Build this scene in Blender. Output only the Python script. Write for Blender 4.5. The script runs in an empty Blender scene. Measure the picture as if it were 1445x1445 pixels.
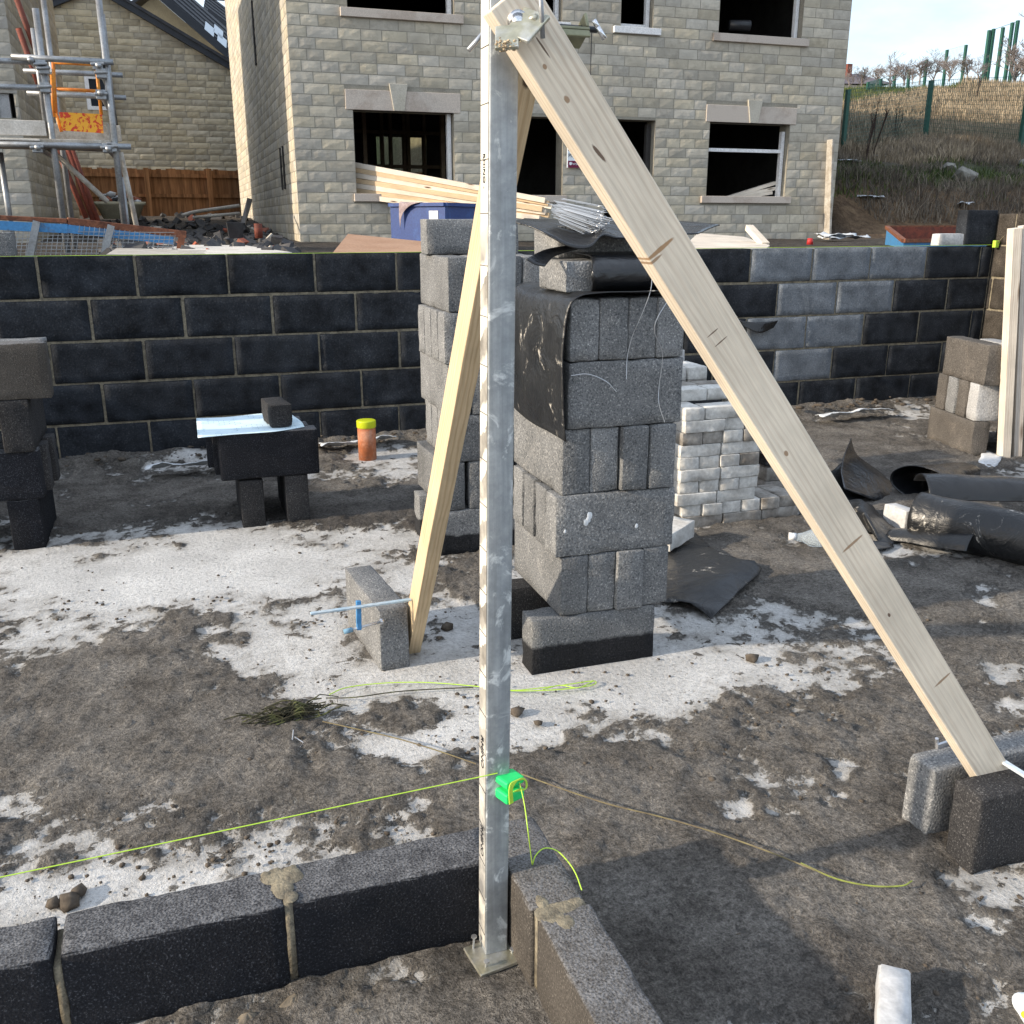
import bpy, bmesh, math, random
import numpy as np
from mathutils import Vector, Matrix, noise, Euler
random.seed(7); np.random.seed(7)
sc = bpy.context.scene
col = sc.collection
V = Vector
R = math.radians

# ------------------------------------------------------------ camera geometry (photo units are 1445 px)
F = 1350.; CX = CY = 722.5; TILT = R(16.97); CAMZ = 1.307; YAW = R(18.9)
def ray(px, py):
    x = (px-CX)/F; y = (py-CY)/F
    d = y*math.cos(TILT)+math.sin(TILT); f = math.cos(TILT)-y*math.sin(TILT)
    fx, fy = math.sin(YAW), math.cos(YAW)
    return V((f*fx+x*fy, f*fy-x*fx, -d))
def g(px, py, z=0.0):
    r = ray(px, py); t = (z-CAMZ)/r.z; return V((r.x*t, r.y*t, z))
def oy(px, py, Y):
    r = ray(px, py); t = Y/r.y; return V((r.x*t, Y, CAMZ+r.z*t))
def ox(px, py, X):
    r = ray(px, py); t = X/r.x; return V((X, r.y*t, CAMZ+r.z*t))
def proj_np(X, Y, Z):
    fx, fy = math.sin(YAW), math.cos(YAW)
    f = X*fx+Y*fy; r = X*fy-Y*fx; d = CAMZ-Z
    z = f*math.cos(TILT)+d*math.sin(TILT); y = d*math.cos(TILT)-f*math.sin(TILT)
    z = np.where(z < .05, np.nan, z)
    return CX+F*r/z, CY+F*y/z

# ------------------------------------------------------------ materials
def sock(nt, n, v):
    if hasattr(v, 'is_linked') or isinstance(v, bpy.types.NodeSocket): nt.links.new(v, n)
    else: n.default_value = v
class Mat:
    def __init__(s, name, rough=.8, metal=0., spec=.3):
        s.m = bpy.data.materials.new(name); s.m.use_nodes = True
        s.nt = s.m.node_tree; s.nt.nodes.clear()
        s.out = s.nt.nodes.new('ShaderNodeOutputMaterial'); s.b = s.nt.nodes.new('ShaderNodeBsdfPrincipled')
        s.nt.links.new(s.b.outputs[0], s.out.inputs[0])
        s.b.inputs['Roughness'].default_value = rough; s.b.inputs['Metallic'].default_value = metal
        s.b.inputs['Specular IOR Level'].default_value = spec
    def n(s, t, **k):
        nd = s.nt.nodes.new('ShaderNode'+t)
        for a, b in k.items(): setattr(nd, a, b)
        return nd
    def co(s, kind='Object', scale=(1, 1, 1), rnd=True):
        tc = s.n('TexCoord'); mp = s.n('Mapping'); mp.inputs['Scale'].default_value = scale
        s.nt.links.new(tc.outputs[kind], mp.inputs[0])
        if rnd and kind == 'Object':
            oi = s.n('ObjectInfo'); mu = s.n('Math', operation='MULTIPLY'); mu.inputs[1].default_value = 37.
            s.nt.links.new(oi.outputs['Random'], mu.inputs[0]); s.nt.links.new(mu.outputs[0], mp.inputs['Location'])
        return mp.outputs[0]
    def noise(s, co, sc_, det=4, rough=.6, dist=0.):
        nd = s.n('TexNoise'); s.nt.links.new(co, nd.inputs['Vector'])
        nd.inputs['Scale'].default_value = sc_; nd.inputs['Detail'].default_value = det
        nd.inputs['Roughness'].default_value = rough; nd.inputs['Distortion'].default_value = dist
        return nd.outputs['Fac']
    def ramp(s, f, stops):
        r = s.n('ValToRGB'); s.nt.links.new(f, r.inputs[0]); e = r.color_ramp.elements
        while len(e) < len(stops): e.new(.5)
        for i, (p, c) in enumerate(stops):
            e[i].position = p; e[i].color = (c if hasattr(c, '__len__') else (c, c, c))[:3]+(1,) if hasattr(c, '__len__') else (c, c, c, 1)
        return r.outputs[0]
    def mix(s, f, a, b, mode='MIX'):
        m = s.n('MixRGB', blend_type=mode)
        for i, v in enumerate((f, a, b)):
            if isinstance(v, bpy.types.NodeSocket): s.nt.links.new(v, m.inputs[i])
            elif i == 0: m.inputs[0].default_value = v
            else: m.inputs[i].default_value = tuple(v)[:3]+(1,)
        return m.outputs[0]
    def math(s, op, a, b=0.):
        m = s.n('Math', operation=op)
        for i, v in enumerate((a, b)):
            if isinstance(v, bpy.types.NodeSocket): s.nt.links.new(v, m.inputs[i])
            else: m.inputs[i].default_value = v
        return m.outputs[0]
    def color(s, c):
        if isinstance(c, bpy.types.NodeSocket): s.nt.links.new(c, s.b.inputs['Base Color'])
        else: s.b.inputs['Base Color'].default_value = tuple(c)[:3]+(1,)
        return s
    def bump(s, h, st=.5, d=.01):
        b = s.n('Bump'); s.nt.links.new(h, b.inputs['Height']); b.inputs['Strength'].default_value = st; b.inputs['Distance'].default_value = d
        s.nt.links.new(b.outputs[0], s.b.inputs['Normal']); return s
    def rough(s, r): s.nt.links.new(r, s.b.inputs['Roughness']); return s
    def rnd(s):
        return s.n('ObjectInfo').outputs['Random']

def block_mat(name, dark, mid, light, damp=0., scale=185, tone=.18, pale_top=False):
    m = Mat(name, .93, spec=.15); co = m.co()
    f = m.noise(co, scale, 3, .75); big = m.noise(co, 7, 5, .6)
    c = m.ramp(f, [(.3, dark), (.48, mid), (.57, mid), (.72, light)])
    c = m.mix(1., c, m.ramp(big, [(.3, 1-tone*1.4), (.7, 1+tone*.4)]), 'MULTIPLY')
    v = m.ramp(m.rnd(), [(0, .74), (1, 1.16)]); c = m.mix(1., c, v, 'MULTIPLY')
    if damp:
        tc = m.co('Object', rnd=False); sx = m.n('SeparateXYZ'); m.nt.links.new(tc, sx.inputs[0])
        z = m.math('ADD', sx.outputs[2], m.math('MULTIPLY', m.noise(co, 9, 3), .06))
        k = m.ramp(m.math('DIVIDE', z, .2), [(damp, 1.), (damp+.06, 0.)])
        c = m.mix(k, c, m.mix(1., c, (.13, .13, .14), 'MULTIPLY'))
    st_ = m.ramp(m.noise(co, 5.5, 6, .72, .6), [(.56, 0.), (.68, .5)]); c = m.mix(st_, c, m.mix(1., c, (1.7, 1.65, 1.58), 'MULTIPLY'))
    if pale_top:   # upward faces mixed towards a paler speckled grey
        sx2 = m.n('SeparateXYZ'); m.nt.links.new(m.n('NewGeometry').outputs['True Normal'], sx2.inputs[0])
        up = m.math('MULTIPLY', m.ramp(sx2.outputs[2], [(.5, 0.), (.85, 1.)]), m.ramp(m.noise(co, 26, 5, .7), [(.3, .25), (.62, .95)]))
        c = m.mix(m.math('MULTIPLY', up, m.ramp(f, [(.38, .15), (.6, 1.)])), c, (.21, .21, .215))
    m.color(c); vv = m.n('TexVoronoi'); vv.inputs['Scale'].default_value = scale*.9; m.nt.links.new(co, vv.inputs['Vector'])
    m.bump(m.math('ADD', m.math('MULTIPLY', f, 1.), vv.outputs['Distance']), .45, .003)
    return m.m
def stain_mat(name, base, other, scale, rough=.8, spec=.3, bump=.2, lo=.4, hi=.65, metal=0., fine=60, coord='Object'):
    m = Mat(name, rough, metal, spec); co = m.co(coord)
    c = m.mix(m.ramp(m.noise(co, scale, 6, .65, .3), [(lo, 0.), (hi, 1.)]), base, other)
    c = m.mix(1., c, m.ramp(m.noise(co, fine, 4), [(.25, .75), (.75, 1.2)]), 'MULTIPLY')
    m.color(c); m.bump(m.noise(co, fine, 4), bump, .004); return m.m
def timber_mat(name, pale, dark, knots=True, rings=42., ring_amt=.5, spots=()):
    m = Mat(name, .7, spec=.25)
    co = m.co('Object', (1.0, 1, 1)); st = m.co('Object', (.16, 1, 1))
    w = m.n('TexWave', wave_type='RINGS', rings_direction='X'); m.nt.links.new(st, w.inputs['Vector'])
    w.inputs['Scale'].default_value = rings; w.inputs['Distortion'].default_value = 6.; w.inputs['Detail'].default_value = 3.
    w.inputs['Detail Scale'].default_value = .7
    s2 = m.co('Object', (3, 90, 90)); fib = m.noise(s2, 3, 4, .7)
    md = m.ramp(m.noise(m.co('Object', (.5, 16, 16)), 1.3, 2), [(.35, .12), (.65, 1.)])
    c = m.mix(m.math('MULTIPLY', m.math('MULTIPLY', m.ramp(w.outputs['Fac'], [(.45, 0.), (.95, 1.)]), md), ring_amt), pale, dark)
    c = m.mix(1., c, m.ramp(fib, [(.2, .78), (.8, 1.15)]), 'MULTIPLY')
    c = m.mix(1., c, m.ramp(m.noise(co, 3.5, 4), [(.3, .8), (.7, 1.1)]), 'MULTIPLY')
    if knots:
        kc = m.co('Object', (2.2, 11, 11)); vo = m.n('TexVoronoi'); m.nt.links.new(kc, vo.inputs['Vector']); vo.inputs['Scale'].default_value = 1.
        k = m.ramp(vo.outputs['Distance'], [(.06, 1.), (.17, 0.)])
        c = m.mix(k, c, (.09, .045, .02))
    if spots:
        sp = m.n('SeparateXYZ'); m.nt.links.new(m.co('Object', rnd=False), sp.inputs[0])
        wob = m.math('MULTIPLY', m.math('SUBTRACT', m.noise(co, 90, 3), .5), 1.1)
        for (x0, z0, ra, rb, cc_, tilt) in spots:
            dx = m.math('SUBTRACT', sp.outputs[0], x0); dz = m.math('SUBTRACT', sp.outputs[2], z0); dz = m.math('SUBTRACT', dz, m.math('MULTIPLY', dx, tilt))
            q = m.math('ADD', m.math('POWER', m.math('ABSOLUTE', m.math('DIVIDE', dx, ra)), 2.), m.math('POWER', m.math('ABSOLUTE', m.math('DIVIDE', dz, rb)), 2.))
            c = m.mix(m.ramp(m.math('ADD', m.math('MULTIPLY', q, .5), m.math('MULTIPLY', wob, .5)), [(.3, .9), (.6, 0.)]), c, cc_)
    m.color(c); m.bump(fib, .25, .002); return m.m

M = {}
M['block'] = block_mat('grey_block', (.04, .043, .049), (.195, .198, .20), (.58, .57, .55))
M['block_damp'] = block_mat('damp_block', (.04, .043, .049), (.195, .198, .20), (.58, .57, .55), damp=.55)
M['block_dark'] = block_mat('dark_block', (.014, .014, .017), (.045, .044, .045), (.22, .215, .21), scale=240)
M['block_mid'] = block_mat('brown_block', (.04, .037, .034), (.11, .10, .09), (.24, .22, .2), scale=150)
M['block_char'] = block_mat('charcoal_block', (.008, .008, .010), (.017, .018, .022), (.12, .125, .14), scale=240, pale_top=True)
M['block_dw'] = block_mat('pale_top_brown_block', (.03, .028, .026), (.085, .076, .067), (.26, .24, .21), scale=240, pale_top=True)
M['block_buff'] = block_mat('buff_block', (.05, .045, .04), (.20, .18, .15), (.46, .42, .36), scale=240)
M['block_pale'] = block_mat('pale_block', (.20, .2, .2), (.42, .42, .42), (.62, .62, .61), scale=120, tone=.12)
M['wall_dark'] = block_mat('wall_dark_block', (.018, .020, .025), (.032, .036, .043), (.085, .09, .10), scale=110, tone=.5)
M['wall_grey'] = block_mat('wall_grey_block', (.11, .125, .14), (.20, .22, .245), (.34, .36, .385), scale=110, tone=.3)
M['wall_brown'] = block_mat('wall_brown_block', (.025, .022, .018), (.06, .052, .044), (.13, .115, .1), scale=110, tone=.4)
M['mortar'] = stain_mat('mortar', (.27, .235, .17), (.13, .115, .09), 30, .95, .1, .9, fine=160)
M['brick_pale'] = stain_mat('pale_brick', (.62, .61, .58), (.42, .40, .37), 11, .9, .15, .35, .42, .7)
M['brick_dirty'] = stain_mat('dirty_brick', (.36, .34, .31), (.18, .16, .14), 11, .9, .15, .35)
M['brick_white'] = stain_mat('white_brick', (.52, .52, .52), (.38, .37, .36), 8, .85, .2, .3, .5, .8)
M['pine'] = timber_mat('pine_timber', (.74, .665, .56), (.44, .31, .21))
M['pine_grey'] = timber_mat('weathered_pine', (.60, .54, .47), (.38, .28, .2), rings=36)
M['pine_yellow'] = timber_mat('fresh_pine', (.62, .47, .30), (.42, .27, .15), rings=38)
def fence_mat():
    m = Mat('fence_timber', .8, 0, .15); c1 = m.co('Object', (9, 3, .5), False); c2 = m.co('Object', (40, 10, 1.2), False)
    c = m.ramp(m.noise(c1, 1.6, 3, .7), [(.3, (.10, .048, .022)), (.7, (.30, .155, .075))]); c = m.mix(1., c, m.ramp(m.noise(c2, 2, 4, .7), [(.25, .6), (.75, 1.25)]), 'MULTIPLY')
    m.color(c); return m.m
M['fence_wood'] = fence_mat()
M['board_brown'] = stain_mat('brown_board', (.42, .26, .17), (.36, .21, .13), 3, .75, .25, .1)
M['board_pale'] = stain_mat('pale_board', (.66, .62, .56), (.5, .46, .4), 4, .8, .2, .1)
M['plank_old'] = stain_mat('scaffold_plank', (.48, .45, .40), (.30, .26, .21), 6, .85, .2, .2)
M['steel'] = stain_mat('scaffold_steel', (.34, .36, .38), (.24, .24, .24), 6, .45, .5, .1, metal=.6)
M['rust'] = stain_mat('rusty_steel', (.22, .085, .045), (.10, .04, .025), 20, .8, .3, .3)
M['redox'] = stain_mat('red_oxide', (.20, .05, .03), (.10, .035, .025), 12, .7, .3, .1)
M['blue'] = stain_mat('blue_paint', (.055, .22, .46), (.12, .12, .13), 14, .55, .4, .15, .55, .75)
M['navy'] = stain_mat('navy_paint', (.018, .05, .19), (.03, .09, .28), 8, .5, .4, .1, .5, .8)
M['blackplastic'] = stain_mat('black_plastic', (.012, .012, .013), (.03, .03, .032), 10, .5, .4, .1)
M['white'] = stain_mat('white_plastic', (.80, .80, .80), (.7, .7, .7), 9, .4, .4, .02)
M['orange'] = stain_mat('orange_paint', (.72, .28, .03), (.6, .16, .03), 9, .5, .4, .05)
M['greenpost'] = stain_mat('green_coating', (.012, .075, .055), (.02, .10, .07), 9, .5, .4, .05)
M['lintel'] = stain_mat('cast_stone', (.54, .475, .41), (.45, .38, .32), 2.2, .85, .2, .08, .5, .6, fine=90)
M['keystone'] = stain_mat('pale_cast_stone', (.50, .47, .40), (.43, .40, .33), 4, .85, .2, .08)
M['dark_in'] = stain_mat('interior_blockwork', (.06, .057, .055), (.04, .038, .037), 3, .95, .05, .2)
M['stud'] = stain_mat('interior_stud', (.20, .15, .10), (.14, .10, .07), 5, .9, .1, .1)
M['tile'] = stain_mat('roof_tile', (.03, .033, .04), (.05, .053, .06), 5, .7, .3, .1)
M['verge'] = stain_mat('dark_verge', (.022, .026, .034), (.03, .035, .045), 4, .5, .35, .05)
M['gutterblack'] = stain_mat('black_pipe', (.015, .016, .02), (.02, .02, .022), 4, .4, .4, .05)
M['glass'] = Mat('dark_window_glass', .08, 0, .5).color((.025, .03, .04)).m
M['paper'] = None
M['lime'] = Mat('lime_string', .5, 0, .3).color((.44, .66, .07)).m
M['mossstring'] = stain_mat('dirty_string', (.055, .052, .035), (.16, .17, .07), 30, .85, .1, .1, .5, .7)
M['oldstring'] = stain_mat('muddy_string', (.15, .12, .08), (.22, .19, .1), 20, .9, .1, .1)
M['wire'] = Mat('bright_wire', .35, .8, .5).color((.55, .56, .58)).m
M['zinc'] = stain_mat('zinc_plate', (.50, .48, .36), (.66, .66, .64), 18, .35, .5, .05, metal=.75)
M['chrome'] = Mat('bright_bolt', .22, 1., .5).color((.72, .73, .75)).m
M['grime'] = stain_mat('clamp_grime', (.35, .26, .17), (.5, .42, .3), 40, .9, .1, .5)
M['limeplastic'] = Mat('lime_plastic', .35, 0, .4).color((.55, .62, .02)).m
M['greenplastic'] = Mat('green_plastic', .4, 0, .4).color((.02, .62, .16)).m
M['terracotta'] = stain_mat('orange_pipe', (.42, .14, .06), (.5, .27, .18), 12, .7, .3, .1, .45, .7)
M['rock'] = stain_mat('boulder', (.27, .26, .23), (.12, .11, .095), 5, .9, .1, .5)
M['litter'] = stain_mat('white_litter', (.7, .73, .76), (.5, .53, .56), 6, .6, .3, .3)
M['cloth'] = stain_mat('mauve_cloth', (.36, .29, .29), (.26, .2, .2), 20, .9, .1, .3)
M['red'] = Mat('red_plastic', .5).color((.42, .03, .03)).m
M['maroon'] = Mat('maroon_print', .5).color((.16, .012, .05)).m
M['signwhite'] = Mat('sign_white', .5).color((.74, .80, .84)).m
M['ink'] = Mat('black_ink', .7).color((.02, .02, .025)).m
M['barkt'] = stain_mat('bare_branch', (.20, .18, .175), (.23, .195, .19), 6, .9, .1, .1)
M['stem'] = stain_mat('dead_stem', (.05, .035, .03), (.07, .05, .04), 6, .9, .1, .1)
M['clod'] = stain_mat('mud_clod', (.075, .062, .05), (.12, .10, .08), 30, .95, .1, .5)
M['mudheap'] = stain_mat('mortar_dropping', (.21, .18, .14), (.13, .11, .085), 25, .95, .1, .7)
M['slate'] = stain_mat('rubble_dark', (.06, .06, .065), (.10, .095, .09), 10, .9, .15, .3)
M['brickred'] = stain_mat('rubble_red', (.35, .10, .06), (.3, .14, .1), 10, .9, .15, .3)

def membrane():
    m = Mat('black_membrane', .42, 0, .5); co = m.co()
    sp = m.ramp(m.noise(co, 9, 6, .75, .8), [(.60, 0.), (.66, 1.)])
    sp2 = m.math('MULTIPLY', sp, m.ramp(m.noise(co, 60, 3), [(.4, 0.), (.6, 1.)]))
    dust = m.ramp(m.noise(co, 4, 5, .6), [(.35, 0.), (.75, .35)])
    c = m.mix(dust, (.009, .010, .012), (.045, .045, .044)); c = m.mix(sp2, c, (.48, .45, .40))
    m.color(c); m.rough(m.ramp(m.noise(co, 7, 4), [(.3, .26), (.7, .5)])); m.bump(m.math('ADD', m.noise(co, 9, 5, .6, 1.5), m.math('MULTIPLY', m.noise(co, 45, 3), .12)), .55, .02)
    return m.m
M['membrane'] = membrane()
def membrane_clean():
    m = Mat('clean_membrane', .27, 0, .5); co = m.co()
    c = m.mix(m.ramp(m.noise(co, 5, 5), [(.4, 0.), (.8, .25)]), (.008, .009, .011), (.04, .042, .045))
    m.color(c); m.bump(m.math('ADD', m.noise(co, 7, 5, .6, 1.5), m.math('MULTIPLY', m.noise(co, 45, 3), .1)), .5, .02); return m.m
M['membrane_clean'] = membrane_clean()
def galv():
    m = Mat('galvanised_steel', .42, .3, .5); co = m.co()
    c = m.mix(m.ramp(m.noise(co, 6, 6, .65), [(.3, 0.), (.7, 1.)]), (.25, .275, .295), (.46, .49, .505))
    v = m.co('Object', (30, 30, 1.)); c = m.mix(1., c, m.ramp(m.noise(v, 4, 4), [(.3, .8), (.7, 1.12)]), 'MULTIPLY')
    sp = m.ramp(m.noise(co, 13, 6, .7, .9), [(.56, 0.), (.63, 1.)]); c = m.mix(m.ramp(m.noise(co, 38, 5, .7), [(.4, .0), (.7, .55)]), c, (.16, .175, .19)); c = m.mix(m.math('MULTIPLY', sp, .75), c, (.62, .65, .65))
    m.color(c); m.rough(m.ramp(m.noise(co, 9, 5), [(.3, .36), (.7, .6)]))
    mt = m.math('SUBTRACT', .38, m.math('MULTIPLY', sp, .36)); m.nt.links.new(mt, m.b.inputs['Metallic'])
    m.bump(m.noise(co, 40, 3), .08, .002); return m.m
M['galv'] = galv()
def tape():   # gauge-tape side of the profile, with worn mortar smears between marks
    m = Mat('worn_gauge_tape', .6, 0, .3); co = m.co('Object', rnd=False)
    sx = m.n('SeparateXYZ'); m.nt.links.new(co, sx.inputs[0])
    zz = m.math('ADD', sx.outputs[2], m.math('MULTIPLY', m.noise(co, 25, 4), .06))
    saw = m.math('FRACT', m.math('MULTIPLY', m.math('ADD', zz, m.math('MULTIPLY', sx.outputs[1], .5)), 13.3))
    patch = m.ramp(saw, [(.42, 0.), (.56, 1.)])
    low = m.ramp(m.math('MULTIPLY', sx.outputs[2], .6), [(.2, .3), (.35, 1.), (.74, 1.), (.79, .1)])
    wear = m.math('MULTIPLY', m.math('MULTIPLY', patch, low), m.ramp(m.noise(co, 14, 5), [(.3, .35), (.6, 1.)]))
    c = m.mix(wear, (.64, .61, .54), (.19, .175, .155))
    dirt = m.ramp(sx.outputs[2], [(.25, 1.), (.62, 0.)])
    c = m.mix(m.math('MULTIPLY', dirt, m.ramp(m.noise(co, 22, 5), [(.35, .1), (.6, .9)])), c, (.17, .17, .17))
    m.color(c); return m.m
M['tape'] = tape()
def stone_mat(name):
    m = Mat(name, .92, 0, .15); co = m.co('Object', rnd=False)
    a = m.n('Attribute', attribute_name='tint')
    c = m.mix(1., a.outputs['Color'], m.ramp(m.noise(co, 9, 5, .65), [(.25, .72), (.75, 1.18)]), 'MULTIPLY')
    c = m.mix(m.math('MULTIPLY', m.ramp(m.noise(co, 4.5, 4), [(.52, 0.), (.7, 1.)]), .35), c, (.17, .165, .15))
    m.color(c); m.bump(m.noise(co, 28, 5, .7), .38, .010); return m.m
M['stone'] = stone_mat('pitched_stone')
M['joint'] = stain_mat('stone_mortar', (.31, .29, .24), (.25, .23, .19), 5, .95, .1, .2)
def panel_mat():
    m = Mat('orange_notice', .5); co = m.co('Object', rnd=False)
    v = m.noise(co, 16, 4, .6, 1.2); c = m.mix(m.ramp(v, [(.5, 0.), (.54, 1.)]), (.85, .42, .04), (.62, .06, .03))
    m.color(c); return m.m
M['notice'] = panel_mat()
def bottle_mat():
    m = Mat('clear_bottle', .12, 0, .5).color((.80, .88, .93)); m.b.inputs['Transmission Weight'].default_value = .75
    m.b.inputs['IOR'].default_value = 1.25; return m.m
M['bottle'] = bottle_mat()
def paper_mat():
    m = Mat('plan_paper', .7); co = m.co('Object', rnd=False)
    b = m.n('TexBrick'); m.nt.links.new(co, b.inputs['Vector']); b.inputs['Scale'].default_value = 11.
    b.inputs['Color1'].default_value = b.inputs['Color2'].default_value = (.62, .78, .86, 1); b.inputs['Mortar'].default_value = (.25, .36, .48, 1); b.inputs['Mortar Size'].default_value = .012
    k = m.ramp(m.noise(co, 9, 2), [(.50, 0.), (.55, 1.)])
    c = m.mix(k, (.66, .81, .88), b.outputs[0]); m.color(c); return m.m
M['paper'] = paper_mat()
def ground_mat():
    m = Mat('muddy_slab', .9, 0, .2); co = m.co('Object', rnd=False)
    a = m.n('Attribute', attribute_name='mud')
    n1 = m.noise(co, 14, 6, .72); n2 = m.noise(co, 75, 5, .7); n3 = m.noise(co, 3.2, 5, .6); n4 = m.noise(co, 230, 3, .7)
    f = m.math('ADD', a.outputs['Fac'], m.math('ADD', m.math('MULTIPLY', m.math('SUBTRACT', n1, .5), .62), m.math('ADD', m.math('MULTIPLY', m.math('SUBTRACT', n2, .5), .62), m.math('MULTIPLY', m.ramp(m.noise(co, 17, 5, .65, .6), [(.56, 0.), (.64, 1.)]), .30))))
    k = m.ramp(f, [(.44, 0.), (.50, .5), (.55, .85), (.62, 1.)])
    conc = m.mix(m.ramp(n3, [(.35, 0.), (.7, 1.)]), (.66, .655, .64), (.46, .455, .445))
    conc = m.mix(1., conc, m.ramp(n2, [(.28, .6), (.5, .98), (.72, 1.15)]), 'MULTIPLY')
    pit = m.math('MULTIPLY', m.ramp(n4, [(.30, .5), (.42, 1.)]), m.ramp(m.noise(co, 38, 4, .7), [(.30, .45), (.40, 1.)])); conc = m.mix(1., conc, pit, 'MULTIPLY')
    film = m.math('ADD', a.outputs['Fac'], m.math('MULTIPLY', m.math('SUBTRACT', m.noise(co, 5, 6, .7), .5), .8))
    conc = m.mix(m.ramp(film, [(.08, .08), (.32, .42), (.48, .85)]), conc, m.mix(1., (.30, .285, .262), m.ramp(n2, [(.25, .7), (.75, 1.25)]), 'MULTIPLY'))
    mud = m.mix(m.ramp(n1, [(.3, 0.), (.7, 1.)]), (.082, .074, .066), (.185, .168, .148))
    mud = m.mix(m.ramp(m.noise(co, 4.3, 6, .7), [(.42, 0.), (.62, .9)]), mud, (.245, .226, .202))
    mud = m.mix(1., mud, m.ramp(n2, [(.30, .42), (.5, .95), (.72, 1.55)]), 'MULTIPLY')
    mud = m.mix(1., mud, m.ramp(n4, [(.32, .5), (.68, 1.4)]), 'MULTIPLY')
    darker = m.n('Attribute', attribute_name='darker')
    mud = m.mix(darker.outputs['Fac'], mud, m.mix(1., mud, (.42, .41, .42), 'MULTIPLY'))
    m.color(m.mix(k, conc, mud))
    h = m.math('ADD', m.math('ADD', m.math('MULTIPLY', n1, .5), m.math('MULTIPLY', n2, .6)), m.math('ADD', m.math('MULTIPLY', n4, .3), m.math('MULTIPLY', k, .35)))
    m.bump(m.math('MULTIPLY', h, m.math('ADD', .35, m.math('MULTIPLY', k, .65))), 1., .026); return m.m
M['ground'] = ground_mat()
def yard_mat():
    m = Mat('yard_earth', .95, 0, .1); co = m.co('Object', rnd=False)
    a = m.n('Attribute', attribute_name='hill')
    n = m.noise(co, .9, 6, .7); n2 = m.noise(co, 6, 5, .7)
    dirt = m.mix(m.ramp(n2, [(.3, 0.), (.7, 1.)]), (.04, .035, .032), (.115, .1, .085))
    rgb = m.n('SeparateColor'); m.nt.links.new(a.outputs['Color'], rgb.inputs[0])
    tan = m.mix(m.ramp(n2, [(.3, 0.), (.7, 1.)]), (.19, .15, .10), (.29, .235, .16))
    grn = m.mix(m.ramp(n2, [(.3, 0.), (.7, 1.)]), (.04, .065, .02), (.09, .12, .04))
    bank = m.mix(m.ramp(n2, [(.3, 0.), (.7, 1.)]), (.07, .045, .03), (.22, .15, .09))
    c = m.mix(rgb.outputs[0], dirt, tan); c = m.mix(rgb.outputs[1], c, grn); c = m.mix(rgb.outputs[2], c, bank)
    m.color(m.mix(1., c, m.ramp(n, [(.3, .75), (.7, 1.15)]), 'MULTIPLY')); m.bump(n2, .9, .12); return m.m
M['yard'] = yard_mat()
def blade_mat(name, a, b):
    m = Mat(name, .8, 0, .15); at = m.n('Attribute', attribute_name='rnd')
    m.color(m.mix(at.outputs['Fac'], a, b)); return m.m
M['drygrass'] = blade_mat('dry_grass_blade', (.19, .15, .105), (.44, .36, .255))
M['greengrass'] = blade_mat('green_grass_blade', (.035, .06, .018), (.13, .15, .05))
M['scrub'] = blade_mat('scrub_blade', (.10, .085, .07), (.30, .25, .19))

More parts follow.
